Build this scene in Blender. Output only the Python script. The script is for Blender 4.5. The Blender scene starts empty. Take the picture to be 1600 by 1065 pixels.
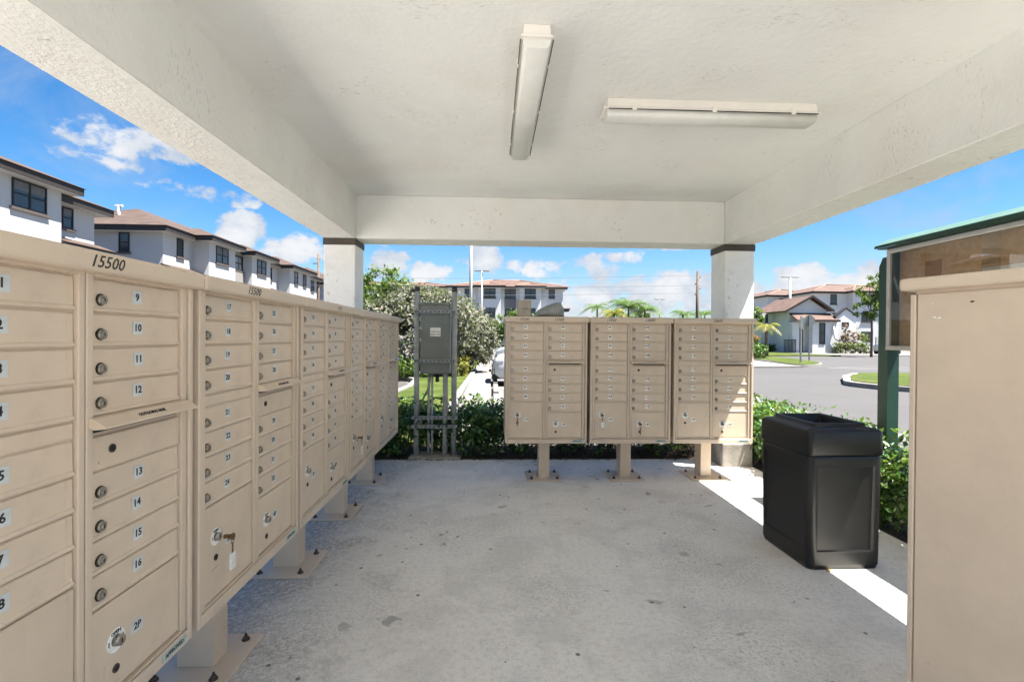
import bpy, bmesh, math, random
import numpy as np
from mathutils import Vector, Matrix
R = math.radians
random.seed(7); rng = np.random.default_rng(7)
sc = bpy.context.scene
col = sc.collection

# ------------------------------------------------------------------ camera
cd = bpy.data.cameras.new('camera'); cam = bpy.data.objects.new('camera', cd); col.objects.link(cam)
cd.sensor_width = 36; cd.lens = 748.1 / 1600 * 36; cd.clip_end = 2000; cd.clip_start = .02
yaw, pitch, roll = .0409, -.0060, .0078
fw = Vector((math.sin(yaw)*math.cos(pitch), math.cos(yaw)*math.cos(pitch), math.sin(pitch)))
rt = Vector((math.cos(yaw), -math.sin(yaw), 0)); up = rt.cross(fw)
r2 = rt*math.cos(roll) + up*math.sin(roll); u2 = -rt*math.sin(roll) + up*math.cos(roll)
cam.matrix_world = Matrix(((r2.x, u2.x, -fw.x, 0), (r2.y, u2.y, -fw.y, 0), (r2.z, u2.z, -fw.z, 1.3723), (0, 0, 0, 1)))
sc.camera = cam

# ------------------------------------------------------------------ light
SUN = Vector((1, -.36, 2.5)).normalized()
SUN_STRENGTH = 5.0; SKY_STRENGTH = .05; EXPOSURE = 2.3
sl = bpy.data.lights.new('sun', 'SUN'); sl.energy = SUN_STRENGTH; sl.angle = R(.5); sl.color = (1, .955, .89)
so = bpy.data.objects.new('sun', sl); col.objects.link(so)
so.rotation_euler = SUN.to_track_quat('Z', 'Y').to_euler()
sc.view_settings.view_transform = 'Standard'; sc.view_settings.look = 'None'
sc.view_settings.exposure = EXPOSURE; sc.view_settings.gamma = 1
sc.view_settings.use_curve_mapping = False
try:
    sc.cycles.max_bounces = 10; sc.cycles.diffuse_bounces = 6; sc.cycles.transparent_max_bounces = 12
    sc.cycles.sample_clamp_indirect = 8
except Exception: pass

class NT:
    """small node helper"""
    def __init__(s, tree): s.t = tree; s.n = tree.nodes; s.l = tree.links
    def new(s, typ, **k):
        n = s.n.new(typ)
        for a, b in k.items(): setattr(n, a, b)
        return n
    def link(s, a, b): s.l.new(a, b)
    def val(s, sock, v):
        if isinstance(v, bpy.types.NodeSocket): s.l.new(v, sock)
        else: sock.default_value = v
    def math(s, op, a, b=None, c=None, clamp=False):
        n = s.new('ShaderNodeMath', operation=op, use_clamp=clamp)
        s.val(n.inputs[0], a)
        if b is not None: s.val(n.inputs[1], b)
        if c is not None: s.val(n.inputs[2], c)
        return n.outputs[0]
    def mix(s, f, a, b, blend='MIX'):
        n = s.new('ShaderNodeMix', data_type='RGBA', blend_type=blend)
        s.val(n.inputs['Factor'], f)
        s.val(n.inputs[6], a if isinstance(a, bpy.types.NodeSocket) else (*a, 1)[:4])
        s.val(n.inputs[7], b if isinstance(b, bpy.types.NodeSocket) else (*b, 1)[:4])
        return n.outputs[2]
    def noise(s, vec, scale, detail=4, rough=.55, dist=0, out='Fac'):
        n = s.new('ShaderNodeTexNoise'); s.link(vec, n.inputs['Vector'])
        n.inputs['Scale'].default_value = scale; n.inputs['Detail'].default_value = detail
        n.inputs['Roughness'].default_value = rough; n.inputs['Distortion'].default_value = dist
        return n.outputs[out]
    def ramp(s, f, lo, hi):
        n = s.new('ShaderNodeMapRange', interpolation_type='SMOOTHSTEP')
        s.val(n.inputs[0], f); s.val(n.inputs[1], lo); s.val(n.inputs[2], hi)
        return n.outputs[0]

w = bpy.data.worlds.new('World'); sc.world = w; w.use_nodes = True
w.node_tree.nodes.clear(); T = NT(w.node_tree)
sky = T.new('ShaderNodeTexSky', sky_type='NISHITA'); sky.sun_disc = False
sky.sun_elevation = math.asin(SUN.z); sky.sun_rotation = math.atan2(SUN.x, SUN.y)
sky.air_density = 1.0; sky.dust_density = .6; sky.ozone_density = 2.2
tc = T.new('ShaderNodeTexCoord'); vec = tc.outputs['Generated']
sx = T.new('ShaderNodeSeparateXYZ'); T.link(vec, sx.inputs[0])
az = T.math('ARCTAN2', sx.outputs[0], sx.outputs[1]); el = T.math('ARCSINE', sx.outputs[2])
wx = T.noise(vec, 4.5, 3, .5, 0, 'Color')
ws = T.new('ShaderNodeSeparateXYZ'); T.link(wx, ws.inputs[0])
azw = T.math('ADD', az, T.math('MULTIPLY', T.math('SUBTRACT', ws.outputs[0], .5), .16))
elw = T.math('ADD', el, T.math('MULTIPLY', T.math('SUBTRACT', ws.outputs[1], .5), .055))
clouds = [  # azimuth, elevation, half-widths (degrees), weight: separate fair-weather clouds
    (-36.2, 17.3, 4.6, 1.7, .8), (-38.8, 15.6, 3.8, .7, .42), (-30.4, 14.6, 4.4, 1.2, .42), (-26.8, 10.4, 3.4, 2.4, 1.25), (-22.5, 9.4, 4.0, 1.8, .9),
    (-12.8, 8.2, 3.4, 2.4, 1.0), (-8.0, 7.3, 3.2, 1.3, .7), (-1.0, 8.7, 2.4, 2.2, 1.0), (6.5, 8.2, 5, 1.0, .42), (11.3, 8.4, 3.6, 1.9, .95),
    (14.5, 9.8, 3.6, .9, .72), (11, 4.4, 7, 2.9, 1.1), (19.5, 5.0, 5.2, 3.0, 1.25), (26.5, 4.8, 4.6, 3.0, 1.2), (23, 10.8, 2.5, .7, .5),
    (33.6, 6.6, 4.4, 1.4, .95), (38.5, 6.2, 4, 1.3, .85), (30.2, 5.2, 2.8, 1.5, .8),
    (-60, 12, 10, 3, .9), (-85, 20, 9, 3, .8), (62, 14, 10, 3, .9), (95, 22, 12, 4, .9), (130, 13, 14, 4, .9), (172, 16, 16, 4, .9), (-120, 12, 14, 4, .9), (-155, 24, 12, 4, .8)]
best = None
for a, e, ra, re, wt in clouds:
    dx = T.math('DIVIDE', T.math('SUBTRACT', azw, R(a)), R(ra)); dy = T.math('DIVIDE', T.math('SUBTRACT', elw, R(e)), R(re))
    d = T.math('ADD', T.math('MULTIPLY', dx, dx), T.math('MULTIPLY', dy, dy))
    b = T.math('MULTIPLY', T.math('SUBTRACT', 1.0, d), wt)
    best = b if best is None else T.math('MAXIMUM', best, b)
mp = T.new('ShaderNodeMapping'); T.link(vec, mp.inputs[0]); mp.inputs['Scale'].default_value = (1, 1, 1.35)
fbm = T.noise(mp.outputs[0], 15, 10, .58, .12)
dens = T.math('ADD', T.math('MULTIPLY', best, .62), T.math('MULTIPLY', T.math('SUBTRACT', fbm, .5), 3.0))
mask = T.ramp(dens, .0, .42)
# thin veil of cloud everywhere near the horizon
veil = T.math('MULTIPLY', T.ramp(el, R(11), R(1)), .58)
wisp = T.math('MULTIPLY', T.ramp(T.noise(mp.outputs[0], 5, 7, .62, .6), .5, .78), .55)
veil = T.math('MAXIMUM', veil, wisp)
shade = T.noise(mp.outputs[0], 9, 6, .6)
mid = 2.38 / SKY_STRENGTH / 2**EXPOSURE
ccol = T.mix(T.ramp(T.math('ADD', shade, T.math('MULTIPLY', dens, .22)), .40, .80), (.25*mid, .28*mid, .325*mid), (.385*mid, .395*mid, .41*mid))
hs = T.new('ShaderNodeHueSaturation'); T.link(sky.outputs[0], hs.inputs['Color'])
hs.inputs['Hue'].default_value = .502; hs.inputs['Saturation'].default_value = 1.42; hs.inputs['Value'].default_value = .84
base = T.mix(veil, hs.outputs[0], (.215*mid, .26*mid, .325*mid))
full = T.mix(T.math('MULTIPLY', mask, T.math('GREATER_THAN', el, 0)), base, ccol)
bg = T.new('ShaderNodeBackground'); T.link(full, bg.inputs[0]); bg.inputs[1].default_value = SKY_STRENGTH
wo = T.new('ShaderNodeOutputWorld'); T.link(bg.outputs[0], wo.inputs[0])

# ------------------------------------------------------------------ materials
def mat(name, color, rough=.6, metal=0, spec=.4, var=0, vscale=8, bump=0, bscale=60, bdist=.01, extra=None, coat=0):
    m = bpy.data.materials.new(name); m.use_nodes = True; t = NT(m.node_tree)
    p = t.n['Principled BSDF']
    p.inputs['Roughness'].default_value = rough; p.inputs['Metallic'].default_value = metal
    p.inputs['Specular IOR Level'].default_value = spec
    if coat: p.inputs['Coat Weight'].default_value = coat
    c = t.new('ShaderNodeTexCoord').outputs['Object']
    colr = None
    if var:
        f = t.noise(c, vscale, 6, .6)
        colr = t.mix(t.ramp(f, .3, .7), tuple(x*(1-var) for x in color), tuple(min(1, x*(1+var)) for x in color))
    if extra: colr = extra(t, c, colr if colr is not None else None)
    if colr is not None: t.link(colr, p.inputs['Base Color'])
    else: p.inputs['Base Color'].default_value = (*color, 1)
    if bump:
        b = t.new('ShaderNodeBump'); b.inputs['Strength'].default_value = bump; b.inputs['Distance'].default_value = bdist
        t.link(t.noise(c, bscale, 6, .65), b.inputs['Height']); t.link(b.outputs[0], p.inputs['Normal'])
    return m

def leafmat(name, cols, rough=.45, trans=.35, spec=.35):
    m = bpy.data.materials.new(name); m.use_nodes = True; t = NT(m.node_tree)
    p = t.n['Principled BSDF']; out = t.n['Material Output']
    g = t.new('ShaderNodeNewGeometry')
    cr = t.new('ShaderNodeValToRGB'); t.link(g.outputs['Random Per Island'], cr.inputs[0])
    e = cr.color_ramp.elements
    while len(e) < len(cols): e.new(.5)
    for i, c in enumerate(cols): e[i].position = i/(len(cols)-1); e[i].color = (*c, 1)
    t.link(cr.outputs[0], p.inputs['Base Color']); p.inputs['Roughness'].default_value = rough
    p.inputs['Specular IOR Level'].default_value = spec
    tr = t.new('ShaderNodeBsdfTranslucent'); t.link(t.mix(.5, cr.outputs[0], (.30, .42, .04)), tr.inputs[0])
    mx = t.new('ShaderNodeMixShader'); mx.inputs[0].default_value = trans
    t.link(p.outputs[0], mx.inputs[1]); t.link(tr.outputs[0], mx.inputs[2]); t.link(mx.outputs[0], out.inputs[0])
    return m

M = {}
def stucco_extra(dark, amt, sc_=2.2):
    def f(t, c, base):
        base = base if base is not None else None
        n = t.ramp(t.noise(c, sc_, 8, .7, .4), .46, .75)
        mps = t.new('ShaderNodeMapping'); t.link(c, mps.inputs[0]); mps.inputs['Rotation'].default_value = (.5, .4, .6); mps.inputs['Scale'].default_value = (1, 3.2, 1)
        fine = t.ramp(t.noise(mps.outputs[0], 26, 6, .7), .56, .66)
        gate = t.ramp(t.noise(c, 3.3, 3, .5), .50, .64)
        o = t.mix(t.math('MULTIPLY', n, amt), base, dark)
        o = t.mix(t.math('MULTIPLY', t.math('MULTIPLY', fine, gate), min(1, amt*2)), o, (.30, .28, .23))
        warm = t.ramp(t.noise(c, .8, 3, .5), .5, .7)
        return t.mix(t.math('MULTIPLY', warm, .20), o, (.66, .56, .50))
    return f
M['stucco'] = mat('pavilion_stucco', (.79, .80, .77), .85, var=.035, vscale=1.5, bump=.55, bscale=38, bdist=.008, extra=stucco_extra((.62, .60, .54), .24), spec=.15)
M['ceiling'] = mat('ceiling_plaster', (.79, .80, .775), .85, var=.03, vscale=1.1, bump=.45, bscale=26, bdist=.008, extra=stucco_extra((.62, .59, .53), .26, 1.3), spec=.15)
M['underside'] = mat('rough_beam_underside', (.74, .74, .70), .9, var=.04, vscale=5, bump=.8, bscale=40, bdist=.010, extra=stucco_extra((.50, .485, .43), .42, 5), spec=.1)
M['column'] = mat('column_stucco', (.86, .85, .81), .85, var=.03, vscale=3, bump=.7, bscale=42, bdist=.010, extra=stucco_extra((.55, .53, .48), .3), spec=.15)
M['brown'] = mat('dark_brown_trim', (.070, .058, .046), .6, var=.12, vscale=10, bump=.3, bscale=30)
M['plinth'] = mat('grey_plinth', (.24, .225, .20), .9, var=.2, vscale=6, bump=.5, bscale=50)
def tan_extra(t, c, base):
    s = t.ramp(t.noise(c, 7, 6, .7), .55, .8)
    o = t.mix(t.math('MULTIPLY', s, .16), base, (.30, .235, .18))
    ms = t.new('ShaderNodeMapping'); t.link(c, ms.inputs[0]); ms.inputs['Scale'].default_value = (14, 14, 1.1)
    st = t.ramp(t.noise(ms.outputs[0], 3, 5, .6), .52, .74)
    o = t.mix(t.math('MULTIPLY', st, .04), o, (.40, .31, .23))
    sp = t.ramp(t.noise(c, 120, 2, .5), .70, .78)
    return t.mix(t.math('MULTIPLY', sp, .18), o, (.24, .18, .13))
M['tan'] = mat('tan_powder_coat', (.63, .515, .395), .42, var=.045, vscale=3.5, bump=.10, bscale=160, bdist=.002, extra=tan_extra, spec=.4)
M['tandoor'] = mat('tan_door_powder_coat', (.64, .52, .395), .40, var=.05, vscale=5, bump=.10, bscale=160, bdist=.002, extra=tan_extra, spec=.4)
M['nickel'] = mat('worn_nickel', (.36, .33, .28), .38, metal=.85, var=.2, vscale=60)
M['black'] = mat('keyhole_black', (.012, .011, .010), .6)
M['ink'] = mat('black_print', (.018, .018, .02), .6)
M['pen'] = mat('black_marker_ink', (.02, .018, .016), .5)
M['faintpen'] = mat('faded_marker_ink', (.22, .17, .13), .6)
M['sticker_blue'] = mat('clear_number_sticker', (.58, .61, .60), .3, var=.12, vscale=22)
M['sticker_white'] = mat('white_number_sticker', (.90, .87, .80), .4, var=.05, vscale=22)
M['ring'] = mat('white_ring_sticker', (.90, .89, .84), .4, var=.08, vscale=60)
M['teal_sticker'] = mat('pale_teal_sticker', (.36, .47, .44), .4, var=.2, vscale=50)
M['rust'] = mat('rusty_bolt', (.10, .075, .06), .75, metal=.3, var=.4, vscale=80)
M['brass'] = mat('old_brass_key', (.20, .12, .055), .45, metal=.7, var=.3, vscale=90)
M['tag'] = mat('white_plastic_tag', (.74, .73, .70), .35, var=.05, vscale=40)

def floor_extra(t, c, base):
    big = t.noise(c, .55, 5, .55, .3); med = t.noise(c, 2.6, 8, .65, .5); fine = t.noise(c, 34, 8, .8); vf = t.noise(c, 190, 3, .7)
    o = t.mix(t.ramp(big, .32, .68), (.80, .77, .72), (.86, .83, .775))
    o = t.mix(t.math('MULTIPLY', t.ramp(med, .44, .62), .50), o, (.60, .58, .54))
    o = t.mix(t.math('MULTIPLY', t.ramp(fine, .47, .60), .40), o, (.52, .50, .47))
    o = t.mix(t.math('MULTIPLY', t.ramp(vf, .50, .62), .38), o, (.36, .355, .34))
    gate = t.ramp(t.noise(c, 1.1, 3, .5), .44, .62)
    gr = t.ramp(t.noise(c, 60, 5, .8), .50, .60)
    o = t.mix(t.math('MULTIPLY', t.math('MULTIPLY', gr, gate), .5), o, (.25, .245, .235))
    # dark damp grime along the left row and around the plates
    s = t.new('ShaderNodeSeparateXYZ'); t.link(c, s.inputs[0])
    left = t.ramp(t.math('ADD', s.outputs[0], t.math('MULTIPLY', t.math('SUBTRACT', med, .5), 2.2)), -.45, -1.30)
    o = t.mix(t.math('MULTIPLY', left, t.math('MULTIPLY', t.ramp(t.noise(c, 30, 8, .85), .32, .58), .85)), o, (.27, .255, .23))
    # drips and foot marks: small scattered dark spots
    mpn = t.new('ShaderNodeMapping'); t.link(c, mpn.inputs[0]); mpn.inputs['Scale'].default_value = (5.2, 7.0, 1)
    wv = t.new('ShaderNodeVectorMath', operation='ADD'); t.link(mpn.outputs[0], wv.inputs[0])
    t.link(t.noise(c, 9, 3, .6, 0, 'Color'), wv.inputs[1])
    v = t.new('ShaderNodeTexVoronoi'); t.link(wv.outputs[0], v.inputs['Vector']); v.inputs['Scale'].default_value = 1.0
    rnd = t.new('ShaderNodeSeparateXYZ'); t.link(v.outputs['Color'], rnd.inputs[0])
    rad = t.math('MULTIPLY', t.ramp(rnd.outputs[0], .25, 1.0), .24)
    spot = t.ramp(t.math('SUBTRACT', v.outputs['Distance'], rad), .04, -.06)
    o = t.mix(t.math('MULTIPLY', spot, t.math('MULTIPLY', rnd.outputs[1], .62)), o, (.13, .115, .10))
    v2 = t.new('ShaderNodeTexVoronoi'); t.link(c, v2.inputs['Vector']); v2.inputs['Scale'].default_value = 13
    r2_ = t.new('ShaderNodeSeparateXYZ'); t.link(v2.outputs['Color'], r2_.inputs[0])
    sp2 = t.ramp(t.math('SUBTRACT', v2.outputs['Distance'], t.math('MULTIPLY', t.ramp(r2_.outputs[0], .62, 1), .16)), .01, -.05)
    o = t.mix(t.math('MULTIPLY', sp2, .75), o, (.07, .06, .055))
    # rust coloured patches
    rg = t.ramp(t.noise(c, 1.9, 6, .65, .6), .60, .76)
    o = t.mix(t.math('MULTIPLY', rg, t.math('MULTIPLY', t.ramp(t.noise(c, 15, 4, .6), .4, .7), .5)), o, (.56, .38, .25))
    return o
M['floor'] = mat('stained_concrete', (.45, .44, .42), .88, extra=floor_extra, bump=.5, bscale=70, bdist=.006, spec=.2)
M['footing'] = mat('rough_footing_concrete', (.36, .34, .30), .9, var=.25, vscale=12, bump=.8, bscale=40, bdist=.02)
def asphalt_extra(t, c, base):
    o = t.mix(t.math('MULTIPLY', t.ramp(t.noise(c, .16, 6, .6, .5), .35, .7), .45), base, (.070, .066, .063))
    o = t.mix(t.math('MULTIPLY', t.ramp(t.noise(c, 1.3, 7, .7, .4), .5, .75), .4), o, (.043, .041, .040))
    return t.mix(t.math('MULTIPLY', t.ramp(t.noise(c, 22, 3, .7), .5, .7), .3), o, (.085, .081, .078))
M['asphalt'] = mat('worn_pale_asphalt', (.058, .055, .054), .9, var=.08, vscale=.5, extra=asphalt_extra, bump=.3, bscale=30)
def lot_extra(t, c, base):
    b = t.new('ShaderNodeTexBrick'); t.link(c, b.inputs['Vector']); b.inputs['Scale'].default_value = 1
    b.inputs['Brick Width'].default_value = .6; b.inputs['Row Height'].default_value = .3; b.inputs['Mortar Size'].default_value = .012
    b.inputs['Color1'].default_value = (.135, .128, .12, 1); b.inputs['Color2'].default_value = (.11, .106, .10, 1); b.inputs['Mortar'].default_value = (.07, .066, .062, 1)
    return t.mix(.35, b.outputs['Color'], base)
M['paver'] = mat('pale_paver', (.13, .123, .118), .9, var=.1, vscale=2, extra=lot_extra, bump=.2)
M['paleslab'] = mat('pale_paving_concrete', (.50, .47, .43), .9, var=.08, vscale=3, bump=.2)
M['walk'] = mat('pale_concrete_walk', (.16, .15, .138), .9, var=.08, vscale=3, bump=.2)
M['kerb'] = mat('pale_kerb_concrete', (.19, .18, .165), .88, var=.12, vscale=5, bump=.4, bscale=30)
M['paint'] = mat('worn_road_paint', (.27, .265, .255), .8, var=.12, vscale=4)
def grass_extra(t, c, base):
    o = t.mix(t.ramp(t.noise(c, 1.2, 6, .6), .35, .7), (.040, .062, .012), (.085, .100, .024))
    return t.mix(t.math('MULTIPLY', t.ramp(t.noise(c, 16, 4, .8), .45, .7), .5), o, (.034, .048, .011))
M['grass'] = mat('lawn_grass', (.08, .13, .02), .9, extra=grass_extra, bump=.9, bscale=40, bdist=.03, spec=.1)
M['earth'] = mat('sandy_ground', (.10, .093, .08), .95, var=.2, vscale=.3, bump=.3, bscale=10)
M['soil'] = mat('mulch_soil', (.075, .045, .03), .95, var=.4, vscale=30, bump=1, bscale=40, bdist=.04)
M['wall'] = mat('white_building_stucco', (.40, .402, .408), .85, var=.03, vscale=.6, bump=.15, bscale=8)
M['gatewall'] = mat('bright_white_stucco', (.62, .62, .62), .85, var=.03, vscale=.8, bump=.1, bscale=6)  # copy of the wall stucco, lightened to stand in for missing ambient light
M['wallfar'] = mat('cream_building_stucco', (.56, .56, .56), .85, var=.03, vscale=.5)  # ambient light on the shaded far facades is put into this lighter colour
M['fascia'] = mat('dark_brown_fascia', (.026, .021, .018), .6, var=.15, vscale=4)
def tile_extra(t, c, base):
    wv = t.new('ShaderNodeTexWave', wave_type='BANDS', bands_direction='DIAGONAL'); t.link(c, wv.inputs[0]); wv.inputs['Scale'].default_value = 2.2
    return t.mix(t.math('MULTIPLY', wv.outputs['Fac'], .25), base, (.06, .03, .02))
M['tile'] = mat('terracotta_tile', (.092, .056, .043), .85, var=.25, vscale=1.2, extra=tile_extra, bump=.5, bscale=6, bdist=.05)
M['ridge'] = mat('pale_ridge_tile', (.22, .135, .10), .85, var=.15, vscale=2)
M['tiledark'] = mat('brown_roof_tile', (.055, .037, .028), .85, var=.3, vscale=1.5, extra=tile_extra)
M['winframe'] = mat('bronze_window_frame', (.010, .009, .009), .5)
M['sill'] = mat('taupe_window_sill', (.07, .058, .052), .7, var=.1)
def pane_extra(t, c, base):
    wv = t.new('ShaderNodeTexWave', wave_type='BANDS', bands_direction='Y'); t.link(c, wv.inputs[0]); wv.inputs['Scale'].default_value = 2.5; wv.inputs['Distortion'].default_value = 2
    return t.mix(t.math('MULTIPLY', wv.outputs['Fac'], .35), base, (.10, .125, .145))
M['blind'] = mat('pale_blind', (.11, .115, .12), .7, var=.1, vscale=3)
M['pane'] = mat('dark_window_glass', (.030, .042, .052), .12, var=.3, vscale=1.2, extra=pane_extra, spec=.6)
M['panelgreen'] = mat('grey_green_paint', (.205, .22, .20), .55, var=.08, vscale=5, bump=.1, extra=lambda t, c, b: t.mix(t.math('MULTIPLY', t.ramp(t.noise(c, 14, 6, .7), .6, .75), .35), b, (.13, .10, .06)))
M['galv'] = mat('weathered_galvanised_paint', (.40, .405, .385), .6, metal=0, var=.16, vscale=14, bump=.2, bscale=80)
M['strut'] = mat('galvanised_strut', (.28, .295, .30), .5, metal=.3, var=.2, vscale=20)
M['cap'] = mat('dark_post_cap', (.045, .042, .04), .6)
M['plastic'] = mat('black_moulded_plastic', (.0075, .0073, .007), .42, var=.15, vscale=6, bump=.25, bscale=260, bdist=.0015, spec=.5)
M['fixture'] = mat('offwhite_fixture_plastic', (.78, .75, .70), .5, var=.03, vscale=9)
M['green'] = mat('green_painted_post', (.014, .050, .033), .5, var=.12, vscale=9, bump=.1)
M['teal'] = mat('pale_green_metal_roof', (.085, .155, .125), .45, var=.06, vscale=6)
M['alu'] = mat('brushed_aluminium', (.52, .51, .49), .35, metal=.7, var=.05, vscale=20)
M['cork'] = mat('brown_pin_board', (.62, .41, .245), .9, var=.12, vscale=22, bump=.2, bscale=90)
M['paper'] = mat('notice_paper', (.86, .80, .74), .8, var=.03)
M['card'] = mat('brown_card', (.40, .22, .11), .8)
M['wood'] = mat('weathered_pole_wood', (.11, .085, .065), .9, var=.25, vscale=4)
M['polewhite'] = mat('pale_grey_pole', (.42, .41, .39), .5, var=.05)
M['poledark'] = mat('grey_lamp_metal', (.17, .17, .16), .5)
M['wire'] = mat('grey_wire', (.13, .14, .16), .6)
M['bark'] = mat('brown_bark', (.13, .095, .07), .95, var=.3, vscale=9, bump=.8, bscale=20)
M['carwhite'] = mat('white_car_paint', (.42, .42, .42), .3, coat=.6, spec=.5)
M['carsilver'] = mat('silver_car_paint', (.22, .23, .235), .3, metal=.5, coat=.8)
M['cardark'] = mat('dark_grey_car_paint', (.05, .055, .06), .3, metal=.3, coat=.8)
M['carglass'] = mat('car_glass', (.012, .014, .016), .06, spec=.7)
M['rubber'] = mat('black_rubber', (.016, .016, .016), .8)
M['lampglass'] = mat('headlight_glass', (.30, .32, .34), .1, metal=.3)
M['tarp'] = mat('grey_plastic_wrap', (.27, .28, .275), .4, var=.15, vscale=16, bump=.7, bscale=22, bdist=.01)
M['grey_sign'] = mat('back_of_sign_metal', (.22, .225, .21), .5, metal=.3, var=.1)
M['hood_cart'] = mat('golf_cart_body', (.62, .62, .62), .35)
M['leaf_hedge'] = leafmat('glossy_hedge_leaf', [(.012, .04, .008), (.028, .085, .014), (.05, .13, .022), (.085, .17, .035), (.15, .23, .06)], .28, .28, .55)
M['leaf_silver'] = leafmat('silver_leaf', [(.07, .078, .05), (.115, .122, .088), (.15, .155, .118), (.195, .19, .155), (.145, .115, .09)], .7, .2, .2)
M['leaf_green'] = leafmat('green_tree_leaf', [(.025, .06, .012), (.06, .115, .02), (.11, .17, .035)], .5, .35)
M['leaf_palm'] = leafmat('palm_leaf', [(.03, .075, .018), (.06, .13, .03), (.12, .19, .05)], .45, .35)
M['leaf_yellow'] = leafmat('yellowing_leaf', [(.16, .18, .03), (.25, .24, .05), (.33, .22, .05)], .5, .35)
M['leaf_olive'] = leafmat('olive_shrub_leaf', [(.05, .075, .02), (.10, .13, .04), (.16, .18, .07)], .6, .3)
M['flower_pink'] = leafmat('pink_blossom', [(.20, .07, .07), (.27, .12, .10), (.16, .11, .08), (.28, .18, .16)], .6, .25)
M['flower_red'] = leafmat('orange_red_blossom', [(.25, .03, .008), (.34, .07, .01), (.06, .05, .012)], .6, .25)
M['dryleaf'] = leafmat('dry_leaf', [(.16, .07, .03), (.22, .13, .06), (.10, .05, .03)], .7, .1)
# clear glass: mostly transparent with a real reflection
def glassmat(name, tint=(.86, .90, .88), ior=1.5):
    m = bpy.data.materials.new(name); m.use_nodes = True; t = NT(m.node_tree); t.n.remove(t.n['Principled BSDF'])
    tr = t.new('ShaderNodeBsdfTransparent'); tr.inputs[0].default_value = (*tint, 1)
    gl = t.new('ShaderNodeBsdfGlossy'); gl.inputs['Roughness'].default_value = .01
    fr = t.new('ShaderNodeFresnel'); fr.inputs[0].default_value = ior
    mx = t.new('ShaderNodeMixShader'); gg = t.new('ShaderNodeNewGeometry'); t.link(t.math('MULTIPLY', fr.outputs[0], t.math('SUBTRACT', 1.0, gg.outputs['Backfacing'])), mx.inputs[0])
    t.link(tr.outputs[0], mx.inputs[1]); t.link(gl.outputs[0], mx.inputs[2]); t.link(mx.outputs[0], t.n['Material Output'].inputs[0])
    return m
M['glass'] = glassmat('clear_glass', (.90, .90, .88), 2.1)
def diffusermat():
    m = mat('prismatic_diffuser', (.70, .71, .67), .35, var=.03, vscale=12, spec=.5); return m
M['diffuser'] = diffusermat()

# ------------------------------------------------------------------ mesh helpers
class MB:
    def __init__(s): s.b = bmesh.new(); s.mi = 0
    def box(s, x0, x1, y0, y1, z0, z1, bev=0, seg=2):
        r = bmesh.ops.create_cube(s.b, size=1)
        vs = r['verts']
        for v in vs: v.co = Vector(((x0+x1)/2 + v.co.x*(x1-x0), (y0+y1)/2 + v.co.y*(y1-y0), (z0+z1)/2 + v.co.z*(z1-z0)))
        fs = {f for v in vs for f in v.link_faces}
        for f in fs: f.material_index = s.mi
        if bev:
            es = list({e for v in vs for e in v.link_edges})
            rr = bmesh.ops.bevel(s.b, geom=es, offset=bev, segments=seg, profile=.5, affect='EDGES')
            for f in rr['faces']: f.material_index = s.mi
        return s
    def cyl(s, a, b, r, r2_=None, n=16, caps=True):
        a = Vector(a); b = Vector(b); d = b-a; L = d.length
        q = d.to_track_quat('Z', 'Y').to_matrix().to_4x4()
        mtx = Matrix.Translation((a+b)/2) @ q
        rr = bmesh.ops.create_cone(s.b, cap_ends=caps, segments=n, radius1=r, radius2=r if r2_ is None else r2_, depth=L, matrix=mtx)
        for f in {f for v in rr['verts'] for f in v.link_faces}:
            f.material_index = s.mi; f.smooth = len(f.verts) == 4
        return s
    def tube(s, pts, r, n=8):
        pts = [Vector(p) for p in pts]; rings = []
        for i, p in enumerate(pts):
            d = (pts[min(i+1, len(pts)-1)] - pts[max(i-1, 0)]).normalized()
            u = d.orthogonal().normalized() if i == 0 else (rings[-1][1] - d*rings[-1][1].dot(d)).normalized()
            v = d.cross(u); rr = r if not isinstance(r, (list, tuple)) else r[i]
            rings.append(([s.b.verts.new(p + (u*math.cos(t) + v*math.sin(t))*rr) for t in [2*math.pi*k/n for k in range(n)]], u))
        for (A, _), (B, _) in zip(rings, rings[1:]):
            for k in range(n):
                f = s.b.faces.new((A[k], A[(k+1) % n], B[(k+1) % n], B[k])); f.material_index = s.mi; f.smooth = True
        for A in (rings[0][0], rings[-1][0]):
            f = s.b.faces.new(A); f.material_index = s.mi
        return s
    def prism(s, pts, axis, a, b, smooth=False):
        """pts polygon in the two other axes (in x,y,z order), extruded along axis from a to b"""
        def P(p, t):
            l = list(p); l.insert('xyz'.index(axis), t); return Vector(l)
        A = [s.b.verts.new(P(p, a)) for p in pts]; B = [s.b.verts.new(P(p, b)) for p in pts]; n = len(pts)
        fs = [s.b.faces.new(A), s.b.faces.new(B)]
        for k in range(n):
            f = s.b.faces.new((A[k], A[(k+1) % n], B[(k+1) % n], B[k])); f.smooth = smooth; fs.append(f)
        for f in fs: f.material_index = s.mi
        return s
    def quad(s, *p):
        f = s.b.faces.new([s.b.verts.new(Vector(q)) for q in p]); f.material_index = s.mi; return s
    def ball(s, c, rx, ry, rz, sub=2):
        rr = bmesh.ops.create_icosphere(s.b, subdivisions=sub, radius=1)
        for v in rr['verts']: v.co = Vector((c[0]+v.co.x*rx, c[1]+v.co.y*ry, c[2]+v.co.z*rz))
        for f in {f for v in rr['verts'] for f in v.link_faces}: f.smooth = True; f.material_index = s.mi
        return s
    def mesh(s, name):
        bmesh.ops.recalc_face_normals(s.b, faces=s.b.faces)
        me = bpy.data.meshes.new(name); s.b.to_mesh(me); s.b.free(); return me
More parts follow.
